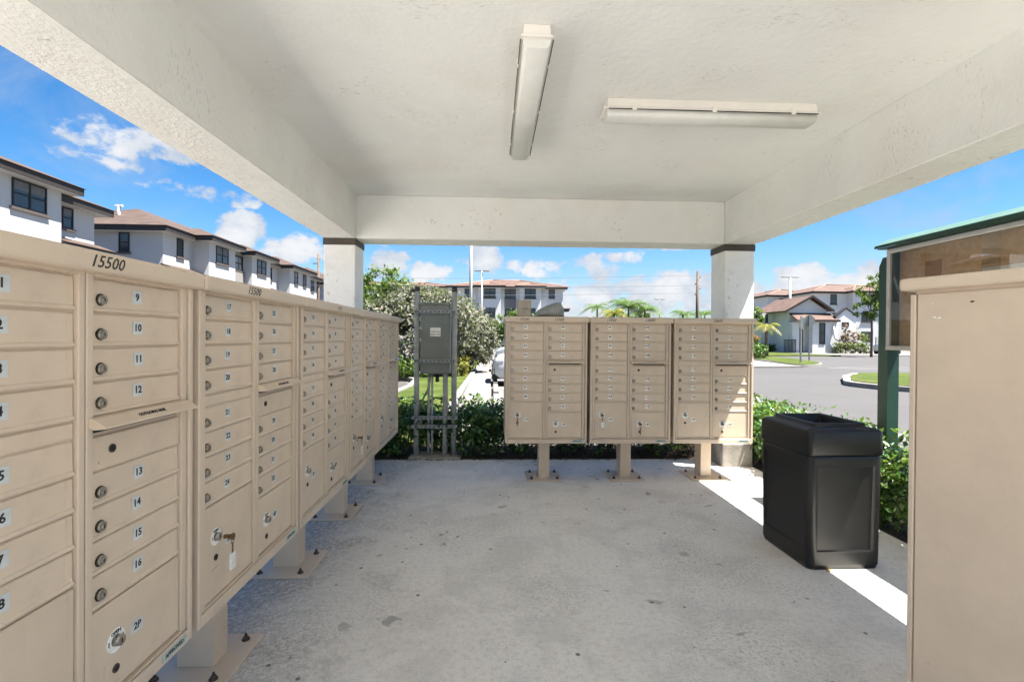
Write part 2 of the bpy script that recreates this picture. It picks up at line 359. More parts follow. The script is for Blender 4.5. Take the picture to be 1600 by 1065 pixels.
def obj(name, me, mats=None, parent=None, loc=(0, 0, 0), rotz=0, rot=None):
    if isinstance(me, MB): me = me.mesh(name)
    if mats is not None and len(me.materials) == 0:
        for m in (mats if isinstance(mats, (list, tuple)) else [mats]): me.materials.append(M[m] if isinstance(m, str) else m)
    o = bpy.data.objects.new(name, me); col.objects.link(o); o.location = loc
    o.rotation_euler = rot if rot is not None else (0, 0, rotz)
    if parent is not None: o.parent = parent
    return o
def tag(o, label, cat, group=None):
    o['label'] = label; o['category'] = cat
    if group: o['group'] = group
    return o
def thing(name, label, cat, loc=(0, 0, 0), rotz=0, group=None):
    o = bpy.data.objects.new(name, None); col.objects.link(o); o.location = loc; o.rotation_euler = (0, 0, rotz); o.empty_display_size = .1
    return tag(o, label, cat, group)
def struct(name, me, mats): o = obj(name, me, mats); o['kind'] = 'structure'; return o
def copy_tree(o, parent=None):
    c = o.copy(); col.objects.link(c); c.parent = parent
    for ch in [x for x in kids.get(o.name, [])]: copy_tree(ch, c)
    return c
kids = {}
def index_children(root):
    def rec(o):
        kids[o.name] = list(o.children)
        for c in o.children: rec(c)
    rec(root)

# ================================================================== GROUND
def sheet(name, pts, z, m, kind='structure', z0=None):
    b = MB()
    if z0 is None:
        f = b.b.faces.new([b.b.verts.new((x, y, z)) for x, y in pts])
    else: b.prism(pts, 'z', z0, z)
    o = obj(name, b, m); o['kind'] = kind; return o
sheet('ground', [(-900, -300), (900, -300), (900, 900), (-900, 900)], -.10, 'earth')
sheet('road', [(3.6, -60), (120, -60), (120, 58), (.95, 58), (.95, 6.35), (3.6, 6.35)], -.096, 'asphalt')
sheet('parking_lot', [(.0, 6.6), (6.5, 6.6), (6.5, 60), (.0, 60)], -.092, 'paver')
sheet('pavement', [(-18, -14), (2.84, -14), (2.84, -3.21), (-2.16, -3.21), (-2.16, 5.42), (-18, 5.42)], -.03, 'paleslab', z0=-.10)  # added paving out of view, kept pale to bounce sunlight under the roof
sheet('far_road', [(-18, 8.5), (-4.4, 8.5), (-2.65, 10.5), (-2.45, 14.5), (-3.2, 17), (-9, 19), (-18, 19)], -.092, 'asphalt')
fl = MB(); fl.box(-2.15, 2.835, -3.2, 5.42, -.14, 0, .012, 1)
struct('floor', fl, 'floor')
sheet('planting_bed', [(-4.5, 5.43), (4.0, 5.43), (4.0, 6.3), (-4.5, 6.3)], -.04, 'soil')
sheet('planting_bed', [(2.84, -2), (3.55, -2), (3.55, 5.41), (2.84, 5.41)], -.04, 'soil')
# footpath strip beside the parking bays, laid in slabs
fp = struct('footpath', MB().box(-.70, -.04, 6.5, 60, -.12, -.035), 'kerb')
y = 6.52
slab_me = {}
i = 0
while y < 29:
    L = .9
    me = slab_me.get(i % 3)
    if me is None:
        me = MB().box(-.325, .325, -L/2+.006, L/2-.006, -.03, 0, .004, 1).mesh('paving_slab'); slab_me[i % 3] = me
        me.materials.append(M['walk'])
    o = obj('paving_slab', me, None, fp, (-.37, y+L/2, -.008 + .002*((i*7) % 3)))
    y += L; i += 1
def kerb(name, pts, wd, h, label, seglen=1.0, mname='kerb', top=None):
    """kerb made of cast stones along a polyline"""
    t = thing(name, label, 'kerb', (pts[0][0], pts[0][1], -.10))
    P = [Vector((x, y, 0)) for x, y in pts]
    fine = []
    for a, b in zip(P, P[1:]):
        n = max(1, round((b-a).length/seglen))
        for k in range(n): fine.append((a.lerp(b, k/n), a.lerp(b, (k+1)/n)))
    for k, (a, b) in enumerate(fine):
        d = (b-a); L = d.length; bm_ = MB().box(-L/2+.006, L/2-.006, -wd/2, wd/2, 0, h, .02, 2)
        o = obj('kerb_stone', bm_, mname, t, tuple((a+b)/2 - P[0]), math.atan2(d.y, d.x))
    return t
kerb('kerb', [(-.80, 6.5), (-.80, 12), (-.74, 19), (-.60, 30)], .16, .16, 'long pale kerb between the grass strip and the narrow path')
kerb('kerb', [(-4.6, 8.4), (-3.2, 9.3), (-2.45, 11.2), (-2.30, 13.5), (-2.45, 15.5), (-3.4, 17.4), (-6, 18.6)], .15, .15, 'curved pale kerb bounding the grass on the far road side', .8)
sheet('grass_strip', [(-4.5, 6.31), (-.89, 6.31), (-.89, 12), (-.83, 19), (-.69, 30), (-3.0, 30), (-8, 19.2), (-6, 18.7), (-3.4, 17.45), (-2.4, 15.5), (-2.22, 13.5), (-2.37, 11.2), (-3.2, 9.25), (-4.5, 8.3)], .0, 'grass', z0=-.098)
# wheel stops and bay lines
ws0 = None
for k, yy in enumerate([8.1, 10.5, 12.9, 15.3, 17.7, 20.1, 22.5, 24.9]):
    pos = ['nearest', 'second nearest', 'third nearest', 'fourth nearest', 'fifth nearest', 'sixth nearest', 'seventh nearest', 'farthest'][k]
    b = MB(); b.prism([(-.085, -.10), (.085, -.10), (.06, .035), (-.06, .035)], 'y', -.92, .92)
    if ws0 is None:
        me = b.mesh('wheel_stop'); me.materials.append(M['kerb']); ws0 = me
    else: b.b.free()
    tag(obj('wheel_stop', ws0, None, None, (.10, yy, .008)), f'{pos} of the white concrete wheel stops in the line along the path', 'wheel stop', 'wheel stops along the parking bays')
for yy in [9.3, 11.7, 14.1, 16.5, 18.9, 21.3]:
    o = sheet('bay_line', [(.3, yy-.05), (5.2, yy-.05), (5.2, yy+.05), (.3, yy+.05)], -.086, 'paint')
# kerbed island, verge, markings on the right
def poly_smooth(pts, n=6):
    out = []; N = len(pts)
    for i in range(N):
        p0, p1, p2, p3 = [Vector((*pts[(i+j-1) % N], 0)) for j in range(4)]
        for k in range(n):
            t = k/n
            q = .5*((2*p1) + (-p0+p2)*t + (2*p0-5*p1+4*p2-p3)*t*t + (-p0+3*p1-3*p2+p3)*t**3)
            out.append((q.x, q.y))
    return out
def offset_in(pts, d):
    c = Vector((sum(p[0] for p in pts)/len(pts), sum(p[1] for p in pts)/len(pts)))
    return [tuple(Vector(p) + (c-Vector(p)).normalized()*d) for p in pts]
isl = poly_smooth([(12.3, 16.3), (11.5, 14.8), (12.4, 13.0), (16, 12.6), (30, 12.9), (31, 15.5), (29, 18.6), (16.5, 19.2), (14.0, 18.3)], 5)
sheet('kerb_island', isl, .05, 'kerb', z0=-.10)
sheet('island_grass', offset_in(isl, .28), .075, 'grass', z0=.04)
ver = poly_smooth([(22.2, 39), (21.9, 33.9), (20.1, 28.6), (18.3, 26.2), (16.8, 25.5), (16.9, 27.2), (18.0, 31), (19.6, 37.5)], 5)
sheet('verge', ver, .03, 'kerb', z0=-.10)
sheet('verge_grass', offset_in(ver, .22), .06, 'grass', z0=.025)
sheet('pavement', [(13.2, 24.3), (16.7, 25.0), (16.95, 27.6), (19.3, 38.5), (13.5, 40)], .0, 'walk', z0=-.10)
sheet('lawn', [(14, 40), (33, 44), (31, 58), (12, 60)], .0, 'grass', z0=-.10)
sheet('lane_line', [(17.9, 24.9), (30, 14.9+2.5), (30.1, 17.55), (18.0, 25.05)], -.088, 'paint')
sheet('lane_line', [(19.0, 25.6), (34, 23.8), (34, 23.95), (19.0, 25.75)], -.088, 'paint')
sheet('back_pavement', [(29, 46), (60, 44), (60, 58), (29, 58)], -.02, 'walk', z0=-.10)

# ================================================================== PAVILION
pav = thing('mail_pavilion', 'open white stucco pavilion roof on square columns sheltering the mailboxes', 'pavilion')
XL, XR, YB_, YF = -1.434, 2.493, 5.064, -.75
PW = .332; HB = 2.405; HC = 2.855
def rough_box(b, *a): return b.box(*a)
obj('ceiling', MB().box(XL-.27, XR+.275, YF-.3, YB_+.3, HC, HC+.1), 'ceiling', pav)
obj('roof_slab', MB().box(XL-PW-.27, XR+PW+.28, YF-PW-.3, YB_+PW+.3, HC-.12, HC+.03).box(XL-PW-.1, XR+PW+.1, YF-.2, YB_+.2, HC+.101, HC+.5), 'stucco', pav) if False else None
rf = MB()
rf.box(XL-PW-.24, XL-PW-.001, YF-PW-.3, YB_+PW+.3, 2.66, 2.95).box(XR+PW+.001, XR+PW+.26, YF-PW-.3, YB_+PW+.3, 2.66, 2.95)
rf.box(XL-PW, XR+PW, YB_+PW+.001, YB_+PW+.3, 2.66, 2.95).box(XL-PW, XR+PW, YF-PW-.3, YF-PW-.001, 2.66, 2.95)
rf.box(XL-PW-.2, XR+PW+.2, YF-PW-.25, YB_+PW+.25, 2.958, 3.2)
obj('eave', rf, 'stucco', pav)
for (x0, x1, y0, y1) in [(XL-PW, XL, YF-PW, YB_+PW), (XR, XR+PW, YF-PW, YB_+PW), (XL+.001, XR-.001, YB_, YB_+PW-.002), (XL+.001, XR-.001, YF-PW+.002, YF)]:
    e = obj('beam', MB().box(x0, x1, y0, y1, HB, HC-.001 if x1-x0 > 1 else HC+.05, .006, 1), 'stucco', pav)
    obj('beam_underside', MB().box(x0+.006, x1-.006, y0+.006, y1-.006, HB-.004, HB+.003), 'underside', e)
for (cx, cy) in [(XL-PW/2, YB_+PW/2), (XR+PW/2, YB_+PW/2), (XL-PW/2, YF-PW/2), (XR+PW/2, YF-PW/2)]:
    h = PW/2-.004
    c = obj('column', MB().box(-h, h, -h, h, .24, HB-.005, .008, 2), 'column', pav, (cx, cy, 0))
    obj('collar', MB().box(-h-.008, h+.008, -h-.008, h+.008, HB-.075, HB-.006, .003, 1), 'brown', c)
    obj('plinth', MB().box(-h-.004, h+.004, -h-.004, h+.004, 0, .245, .006, 1), 'plinth', c)

# ceiling lights
def light_fixture(x, y, rotz, label, L=.69):
    t = thing('ceiling_light', label, 'light fixture', (x, y, HC), rotz, 'pavilion ceiling lights')
    b = MB(); b.prism([(-.062, -.002), (.062, -.002), (.066, -.05), (.074, -.062), (-.074, -.062), (-.066, -.05)], 'y', -L+.03, L-.03)
    obj('housing', b, 'fixture', t)
    b = MB(); b.box(-.078, .078, -L+.005, L-.005, -.071, -.060, .005, 2); obj('rim', b, 'fixture', t)
    b = MB(); b.prism([(-.068, -.07), (.068, -.07), (.060, -.10), (.045, -.113), (-.045, -.113), (-.060, -.10)], 'y', -L+.03, L-.03, True); obj('lens', b, 'diffuser', t)
    for s in (-1, 1):
        obj('gasket', MB().box(s*.0785-.002, s*.0785+.002, -L+.03, L-.03, -.076, -.071), 'cap', t)
        for k in (-.5, 0, .5): obj('clip', MB().box(s*.080-.004, s*.080+.004, k-.014, k+.014, -.082, -.045, .002, 1), 'fixture', t)
    for k in (-.45, .45): obj('spacer', MB().box(-.05, .05, k-.05, k+.05, 0, -.003), 'fixture', t)
    return t
light_fixture(.20, 2.98, 0, 'long lensed fluorescent light running away from the camera on the ceiling', .745)
light_fixture(1.36, 2.99, math.pi/2, 'long lensed fluorescent light set crosswise on the ceiling at right')

# ================================================================== MAILBOXES
CACHE = {}
def txt_mesh(s, size, mname, font_shear=0, depth=.0004):
    k = ('t', s, size, mname, font_shear)
    if k in CACHE: return CACHE[k]
    cu = bpy.data.curves.new('txt', 'FONT'); cu.body = s; cu.size = size; cu.align_x = 'CENTER'; cu.align_y = 'CENTER'; cu.extrude = depth; cu.shear = font_shear
    cu.resolution_u = 2; cu.offset = size*(.008 if 'pen' in mname else .028)
    o = bpy.data.objects.new('txt', cu); col.objects.link(o)
    dg = bpy.context.evaluated_depsgraph_get(); me = bpy.data.meshes.new_from_object(o.evaluated_get(dg))
    bpy.data.objects.remove(o)
    CACHE[k] = me; me.materials.clear(); me.materials.append(M[mname]); return me
def label_mesh(s, sticker, wd=.036, ht=.036, size=.028):
    k = ('l', s, sticker, wd)
    if k in CACHE: return CACHE[k]
    b = bmesh.new()
    # plate lies in x-z, facing -y
    r = bmesh.ops.create_cube(b, size=1)
    for v in r['verts']: v.co = Vector((v.co.x*wd, -.0006+v.co.y*.0012, v.co.z*ht))
    tm = txt_mesh(s, size, 'ink').copy(); tm.transform(Matrix.Translation((0, -.0013, 0)) @ Matrix.Rotation(math.pi/2, 4, 'X'))
    nf = len(b.faces); b.from_mesh(tm)
    b.faces.ensure_lookup_table()
    for f in b.faces[nf:]: f.material_index = 1
    me = bpy.data.meshes.new('number_label'); b.to_mesh(me); b.free(); me.materials.append(M[sticker]); me.materials.append(M['ink'])
    CACHE[k] = me; return me
def door_mesh(wd, ht, lip=True):
    k = ('d', round(wd, 4), round(ht, 4), lip)
    if k in CACHE: return CACHE[k]
    b = MB(); h = ht-.005
    if lip: pr = [(0, 0), (-.0105, .002), (-.0115, .005), (-.0095, .010), (-.0060, .013), (-.0050, h-.003), (-.003, h), (0, h)]
    else: pr = [(0, 0), (-.006, 0), (-.0085, .003), (-.0085, h-.003), (-.006, h), (0, h)]
    b.prism(pr, 'x', .003, wd-.003)
    # bevelled edge strip at the hinge side
    b.box(wd-.020, wd-.0165, -.0066 if lip else -.0094, -.004, .016, h-.004)
    me = b.mesh('door'); me.materials.append(M['tandoor']); CACHE[k] = me; return me
def lock_mesh():
    if 'lock' in CACHE: return CACHE['lock']
    b = MB(); b.cyl((0, 0, 0), (0, -.009, 0), .0135, .0125, 18); b.cyl((0, -.009, 0), (0, -.0115, 0), .0085, .0075, 14)
    b.mi = 1; b.box(-.0012, .0012, -.0122, -.0108, -.0045, .0045)
    b.cyl((0, -.0002, 0), (0, -.0012, 0), .0155, .0155, 18)
    me = b.mesh('lock'); me.materials.append(M['nickel']); me.materials.append(M['black']); CACHE['lock'] = me; return me
def parcel_ring():
    if 'ring' in CACHE: return CACHE['ring']
    b = MB(); b.cyl((0, 0, 0), (0, -.0008, 0), .031, .031, 26)
    b.mi = 1
    tm = txt_mesh('OPEN', .013, 'ink')
    me0 = b.mesh('ring_sticker'); bb = bmesh.new(); bb.from_mesh(me0)
    for f in bb.faces: f.material_index = 0
    n0 = len(bb.faces); t2 = tm.copy(); t2.transform(Matrix.Translation((0, -.0012, .021)) @ Matrix.Rotation(math.pi/2, 4, 'X')); bb.from_mesh(t2); bb.faces.ensure_lookup_table()
    for f in bb.faces[n0:]: f.material_index = 1
    for a in (-1, 1):
        r = bmesh.ops.create_cube(bb, size=1)
        for v in r['verts']: v.co = Vector((a*.024+v.co.x*.003, -.0012+v.co.y*.0008, v.co.z*.014))
        for f in {f for v in r['verts'] for f in v.link_faces}: f.material_index = 1
    me = bpy.data.meshes.new('ring_sticker'); bb.to_mesh(me); bb.free(); me.materials.append(M['ring']); me.materials.append(M['ink'])
    CACHE['ring'] = me; return me
def knob_mesh():
    if 'knob' in CACHE: return CACHE['knob']
    b = MB(); b.cyl((0, 0, 0), (0, -.016, 0), .0155, .0135, 18); b.mi = 1; b.box(-.0015, .0015, -.0168, -.0155, -.006, .006)
    me = b.mesh('knob'); me.materials.append(M['nickel']); me.materials.append(M['black']); CACHE['knob'] = me; return me
def hole_mesh():
    if 'hole' in CACHE: return CACHE['hole']
    b = MB(); b.cyl((0, 0, 0), (0, -.0025, 0), .0115, .0115, 14); b.mi = 1; b.cyl((0, -.0025, 0), (0, -.0032, 0), .0078, .0078, 12)
    me = b.mesh('keyhole'); me.materials.append(M['rust']); me.materials.append(M['black']); CACHE['hole'] = me; return me
TOP = 1.577
def cabinet(loc, rotz, W, first, label, sticker, marks, pc, group, jitter=0, teal=False, ped_fix=0):
    t = thing('cluster_mailbox', label, 'mailbox cabinet', loc, rotz, group)
    k = W/.775; FR = -.2285; BK = -.206
    def once(key, fn, mname):
        key = (key, round(W, 3))
        if key not in CACHE:
            me = fn().mesh(key[0]); me.materials.append(M[mname]); CACHE[key] = me
        return CACHE[key]
    h = W/2
    obj('cabinet_body', once('cabinet_body', lambda: MB().box(-h+.001, h-.001, BK, .2285, .380, 1.535, .003, 1).box(-h-.003, h+.003, .14, .225, .41, 1.50, .002, 1), 'tan'), None, t)
    def frame():
        b = MB()
        b.box(-h, -h+.020, FR, BK+.004, .377, 1.53, .003, 1).box(h-.020, h, FR, BK+.004, .377, 1.53, .003, 1)
        b.box(-h+.020, h-.020, FR, BK+.004, .377, .418, .003, 1)
        return b
    obj('outer_frame', once('outer_frame', frame, 'tan'), None, t)
    xl0, xl1 = -h+.0455*k, -h+.358*k; xr0, xr1 = -h+.402*k, h-.047*k
    def lframe(a0, a1, c0, c1, z0):
        def f():
            b = MB(); F2 = FR+.007
            b.box(c0, a0-.001, F2, BK+.004, z0, 1.526, .002, 1).box(a1+.001, c1, F2, BK+.004, z0, 1.526, .002, 1)
            b.box(a0-.001, a1+.001, F2, BK+.004, 1.517, 1.526).box(a0-.001, a1+.001, F2, BK+.004, z0, z0+.006)
            return b
        return f
    obj('door_frame', once('frameL', lframe(xl0, xl1, -h+.0235, -h+.379*k-.002, .421), 'tan'), None, t)
    obj('door_frame', once('frameR', lframe(xr0, xr1, -h+.379*k+.002, h-.0235, .421), 'tan'), None, t)
    obj('hood', once('hood', lambda: MB().box(-h-.014, h+.014, FR-.030, .2585, 1.524, TOP, .013, 3), 'tan'), None, t)
    # handwritten address on the hood
    for (s, fx, size, mn) in marks:
        me = txt_mesh(s, size, mn, .35)
        m2 = obj('handwriting', me, None, t, (-h+fx*W, FR-.0302, 1.549), rot=(math.pi/2, random.uniform(-.03, .03), 0))
    n = first; lfx = .468 if first == 1 else .46; rfx = .475 if first == 1 else .44; lkx = .030 if first == 1 else .020
    DH = .0875
    def tenant(x0, x1, ztop, num):
        wd = x1-x0
        d = obj('door', door_mesh(wd, DH), None, t, (x0, BK, TOP-ztop-DH+.0025))
        obj('lock', lock_mesh(), None, d, ((lkx if x0 > -W*.2 else .020)*k, -.0062, DH*.36), rot=(0, random.uniform(-.25, .25), 0))
        if num is not None:
            obj('number_label', label_mesh(str(num), sticker), None, d, (wd*(lfx if x0 < 0 and x0 < -W*.2 else rfx)+random.uniform(-1, 1)*.004, -.0062, DH*.56+random.uniform(-1, 1)*.003), rot=(0, random.uniform(-.05, .05), 0))
    for j in range(4): tenant(xl0, xl1, .062+DH*j, n); n += 1
    obj('filler_panel', door_mesh(xl1-xl0, .044, False), None, t, (xl0, BK+.003, TOP-.456+.0025))
    for j in range(4): tenant(xl0, xl1, .4565+DH*j, n); n += 1
    for j in range(4): tenant(xr0, xr1, .062+DH*j, n); n += 1
    # outgoing mail slot
    def slot():
        b = MB(); a, c = xr0-.014, xr1+.016
        b.prism([(BK, TOP-.408), (FR-.004, TOP-.412), (FR-.034, TOP-.432), (FR-.035, TOP-.437), (FR-.004, TOP-.440), (BK, TOP-.424)], 'x', a, c); return b
    so_ = obj('mail_slot_hood', once('mail_slot_hood', slot, 'tandoor'), None, t)
    obj('slot_opening', once('slot_opening', lambda: MB().box(xr0+.01, xr1-.01, BK-.004, BK, TOP-.452, TOP-.440), 'black'), None, so_)
    nx = obj('lettering', txt_mesh('OUTGOING MAIL', .0135, 'faintpen' if sticker == 'sticker_white' else 'ink'), None, so_, ((xr0+xr1)/2, FR-.0205, TOP-.4215), rot=(math.radians(52), 0, 0))
    sp = obj('slot_panel', door_mesh(xr1-xr0, .092, False), None, t, (xr0, BK, TOP-.549))
    obj('keyhole', hole_mesh(), None, sp, (.064*k, -.0088, .048))
    for q in ((.025, .078), (.025, .02), (.105, .082)): obj('rivet', once('rivet', lambda: MB().cyl((0, 0, 0), (0, -.0015, 0), .004, .003, 8), 'tan'), None, sp, (q[0]*k, -.0085, q[1]))
    for j in range(4): tenant(xr0, xr1, .5515+DH*j, n); n += 1
    # parcel doors
    for (x0, x1, zt, zb, kx, kz, hz, lx, lz, s) in [(xl0, xl1, .8085, 1.150, .070, .930, 1.005, .150, .972, pc[0]), (xr0, xr1, .9035, 1.146, .078, 1.015, 1.090, .152, 1.020, pc[1])]:
        H_ = zb-zt
        d = obj('parcel_door', door_mesh(x1-x0, H_, False), None, t, (x0, BK, TOP-zb+.0025))
        zz = lambda q: (TOP-q) - (TOP-zb+.0025)
        obj('ring_sticker', parcel_ring(), None, d, (kx*k, -.0086, zz(kz)))
        obj('knob', knob_mesh(), None, d, (kx*k, -.0094, zz(kz)))
        obj('keyhole', hole_mesh(), None, d, (kx*k, -.0087, zz(hz)))
        if s: obj('number_label', label_mesh(s, sticker, .044, .034, .027), None, d, (lx*k, -.0087, zz(lz)), rot=(0, random.uniform(-.05, .05), 0))
        em = once('embossed_mark', lambda: MB().tube([(-.05, 0, .03), (-.052, -.001, -.03), (-.046, -.001, -.037), (.0, -.001, -.037)], .0009, 6), 'tan')
        obj('embossed_mark', em, None, d, (kx*k+.012, -.0087, zz(hz)))
    if teal:
        obj('certification_sticker', label_mesh('APPROVED', 'teal_sticker', .11, .022, .017), None, t, (h-.09, FR-.0002, .400))
    obj('pedestal', once('pedestal', lambda: MB().box(-.0525, .0525, -.075, .075, .011, .381, .004, 2), 'tan'), None, t)
    pl = obj('base_plate', once('base_plate', lambda: MB().box(-.172, .172, -.172, .172, 0, .012, .003, 1), 'tan'), None, t)
    for sx_ in (-1, 1):
        for sy_ in (-1, 1):
            obj('anchor_bolt', once('anchor_bolt', lambda: MB().cyl((0, 0, .012), (0, 0, .016), .017, .017, 12).cyl((0, 0, .016), (0, 0, .026), .0125, .0115, 6).cyl((0, 0, .026), (0, 0, .040), .006, .005, 8), 'rust'), None, pl, (sx_*.125, sy_*.115, 0), random.uniform(0, 1))
    return t, (xl0, xr0, k)
XF = -.9817; P0, PP = .7715, .8604; WL = .828
lab_left = ['nearest tan mailbox cabinet of the left row, with doors 1 to 16',
            'second tan mailbox cabinet of the left row, doors 17 to 32',
            'middle tan mailbox cabinet of the left row, doors 33 to 48',
            'fourth tan mailbox cabinet of the left row, doors 49 to 64',
            'farthest tan mailbox cabinet of the left row, beside the electrical stand']
marks_left = [[('15500', .51, .042, 'pen')], [('15500', .37, .042, 'pen')], [('15500', .62, .030, 'faintpen')], [], []]
pcs = [('1P', '2P'), ('3P', '4P'), ('5P', '6P'), ('7P', '8P'), ('9P', '10P')]
for i in range(5):
    cabinet((XF-.2285, P0+(i+.5)*PP+(.014 if i == 0 else 0), 0), math.pi/2, WL if i else .800, 1+16*i, lab_left[i], 'sticker_blue', marks_left[i], pcs[i], 'tan mailbox cabinets in the left row', teal=i in (0, 1, 2))
lab_back = ['left of three tan back cabinets, with a grey bundle on top',
            'middle of three tan back cabinets, 15560 and 15600 inked on its hood',
            'right of three tan back cabinets, partly sunlit before the column']
marks_back = [[('15540', .22, .037, 'pen'), ('15560', .64, .037, 'pen')], [('15560', .24, .037, 'pen'), ('15600', .72, .037, 'pen')], [('15600', .52, .037, 'pen')]]
for i in range(3):
    cabinet((.1262+.806*i+.3875, 4.508+.2285, 0), 0, .775, 81+16*i, lab_back[i], 'sticker_white', marks_back[i], [('11P', '12P'), ('13P', '14P'), ('15P', '16P')][i], 'tan mailbox cabinets across the back', teal=True)

# keys left hanging in the parcel locks
def key_tag(loc, rotz, label, tagged):
    t = thing('hanging_key', label, 'key', loc, rotz, 'keys left in parcel doors')
    b = MB(); b.box(-.006, .006, -.030, 0, -.006, .006).cyl((0, -.028, 0), (0, -.034, 0), .013, .012, 14)
    obj('key_head', b, 'brass', t)
    pts = [(math.sin(a)*.011, -.030, -.012+math.cos(a)*.014) for a in np.linspace(0, 2*math.pi, 13)]
    obj('key_ring', MB().tube(pts, .0012, 6), 'brass', t)
    if tagged:
        obj('tag_strap', MB().box(-.004, .004, -.031, -.029, -.060, -.022), 'brass', t)
        obj('plastic_tag', MB().box(-.018, .018, -.034, -.026, -.118, -.058, .004, 2), 'tag', t)
    else:
        obj('key_blade', MB().box(-.006, .004, -.031, -.027, -.095, -.022, .001, 1), 'brass', t)
kL = WL/.775
def left_pos(i, lx, z): return (XF+.016, P0+(i+.5)*PP - WL/2 + lx*kL, TOP-z)
def back_pos(i, lx, z): return (.1262+.806*i+lx, 4.508+.008, TOP-z)
key_tag(left_pos(1, .1155, .93), math.pi/2, 'key with white plastic tag hanging from parcel lock 3P', True)
key_tag(left_pos(3, .1155, .93), math.pi/2, 'key with white tag hanging on the fourth cabinet of the left row', True)
key_tag(back_pos(0, .1155, .93), 0, 'bare dark key hanging on the left cabinet of the back row', False)
key_tag(back_pos(1, .1155, .93), 0, 'key with white tag hanging on the middle cabinet of the back row', True)
key_tag(back_pos(1, .480, 1.015), 0, 'bare dark key in the small right parcel door of the middle back cabinet', False)

# things left lying on top of the back cabinets
t = thing('paper_carton', 'small upright beige carton with faint print standing on the left back cabinet', 'carton', (.305, 4.66, TOP))
cb = MB().box(-.065, .065, -.05, .05, 0, .165, .004, 1); obj('carton_body', cb, mat('beige_carton', (.40, .35, .29), .8, var=.08, vscale=20, bump=.1), t)
obj('printed_line', txt_mesh('UNIFIRST'[:0] + 'MAILER', .026, 'ink'), None, t, (0, -.0505, .075), rot=(math.pi/2, 0, 0)) if False else None
for j, (w_, z_) in enumerate(((.040, .078), (.012, .045))):
    obj('print_mark', MB().box(-w_+.012, w_, -.0512, -.0500, z_-.005, z_+.005), 'poledark', t)
b = MB(); rings = []
prof = [(0, .02, .0), (.04, .05, .03), (.12, .062, .046), (.22, .066, .055), (.27, .058, .050), (.30, .02, .02)]
for (x_, ry, rz) in prof:
    rings.append([b.b.verts.new((x_-.15, math.cos(a)*ry*1.2, max(.0, rz + math.sin(a)*rz + .05*(x_/.3)*max(0, math.sin(a))))) for a in np.linspace(0, 2*math.pi, 13)[:-1]])
for A, B in zip(rings, rings[1:]):
    for q in range(12): f = b.b.faces.new((A[q], A[(q+1) % 12], B[(q+1) % 12], B[q])); f.smooth = True
b.b.faces.new(rings[0]); b.b.faces.new(rings[-1])
tag(obj('wrapped_bundle', b, 'tarp', None, (.545, 4.66, TOP)), 'grey plastic wrapped bundle lying on top of the left back cabinet', 'bundle')

# tall locker at the right edge, turned a little
t = thing('parcel_locker', 'tall plain tan locker whose flat side fills the right edge of the view', 'locker', (1.352, 1.50, 0), R(18.5))
# local frame: side panel lies in the plane x=0, running towards -y
obj('locker_body', MB().box(.012, .80, -.86, -.008, .26, 1.540, .004, 1), 'tan', t)
obj('side_panel', MB().box(.004, .012, -.85, -.020, .28, 1.522, .001, 1), 'tandoor', t)
obj('corner_flange', MB().box(-.001, .010, -.0165, -.002, .27, 1.522, .002, 1), 'tan', t)
obj('hood', MB().box(-.022, .83, -.89, .022, 1.534, 1.574, .010, 3), 'tan', t)
for (yy, zz) in ((-.078, 1.445), (-.066, 1.447), (-.16, 1.49)):
    obj('scuff_mark', MB().ball((.0035, yy, zz), .0012, .006, .003, 1), 'ring' if zz < 1.48 else 'sill', t)
for yy_ in (-.06, -.44, -.80):
    for zz_ in (.36, 1.49): obj('rivet', MB().cyl((.0045, yy_, zz_), (.0025, yy_, zz_), .005, .004, 10), 'tan', t)
obj('pedestal', MB().box(.30, .50, -.55, -.35, .011, .262, .004, 1), 'tan', t); obj('base_plate', MB().box(.22, .58, -.62, -.28, 0, .012, .003, 1), 'tan', t)

# ================================================================== ELECTRICAL STAND
t = thing('electrical_panel_stand', 'grey green electrical box on two posts with conduits behind the slab edge', 'electrical panel', (-.655, 5.56, 0))
for sx_ in (-1, 1):
    p = obj('post', MB().cyl((0, 0, -.05), (0, 0, 1.93), .031, .031, 20), 'galv', t, (sx_*.215, 0, 0))
    obj('post_cap', MB().cyl((0, 0, 1.90), (0, 0, 1.955), .034, .030, 20), 'cap', p)
en = obj('enclosure', MB().box(-.17, .168, -.045, .12, .955, 1.775, .006, 2), 'panelgreen', t)
obj('enclosure_door', MB().box(-.163, .160, -.056, -.0455, 1.11, 1.735, .004, 1).box(-.163, .160, -.054, -.0455, .965, 1.095, .004, 1).box(-.175, .173, -.062, -.0455, 1.745, 1.768, .003, 1), 'panelgreen', en)
obj('warning_label', MB().box(-.055, .062, -.0575, -.0562, 1.385, 1.485), 'sticker_white', en)
for j, (s_, zz) in enumerate((('DEVICE ID#', 1.438), ('ENTRY GATE', 1.408))):
    obj('label_print', txt_mesh(s_, .018, 'ink'), None, en, (.0035, -.0581, zz), rot=(math.pi/2, 0, 0))
for zz, yy in ((1.665, -.07), (1.105, -.07), (.455, -.05), (.355, -.05)):
    L_ = .235 if zz > 1 else .26
    s_ = obj('strut_channel', MB().box(-L_, L_, yy-.02, yy+.018, zz-.020, zz+.020, .003, 1), 'strut', t)
    for j in range(9): obj('strut_slot', MB().box(-.19+j*.047-.011, -.19+j*.047+.011, yy-.0212, yy-.0198, zz-.006, zz+.006), 'cap', s_)
    for sx_ in (-1, 1): obj('clamp_bolt', MB().cyl((sx_*.215, yy-.02, zz), (sx_*.215, yy-.034, zz), .010, .009, 6), 'cap', s_)
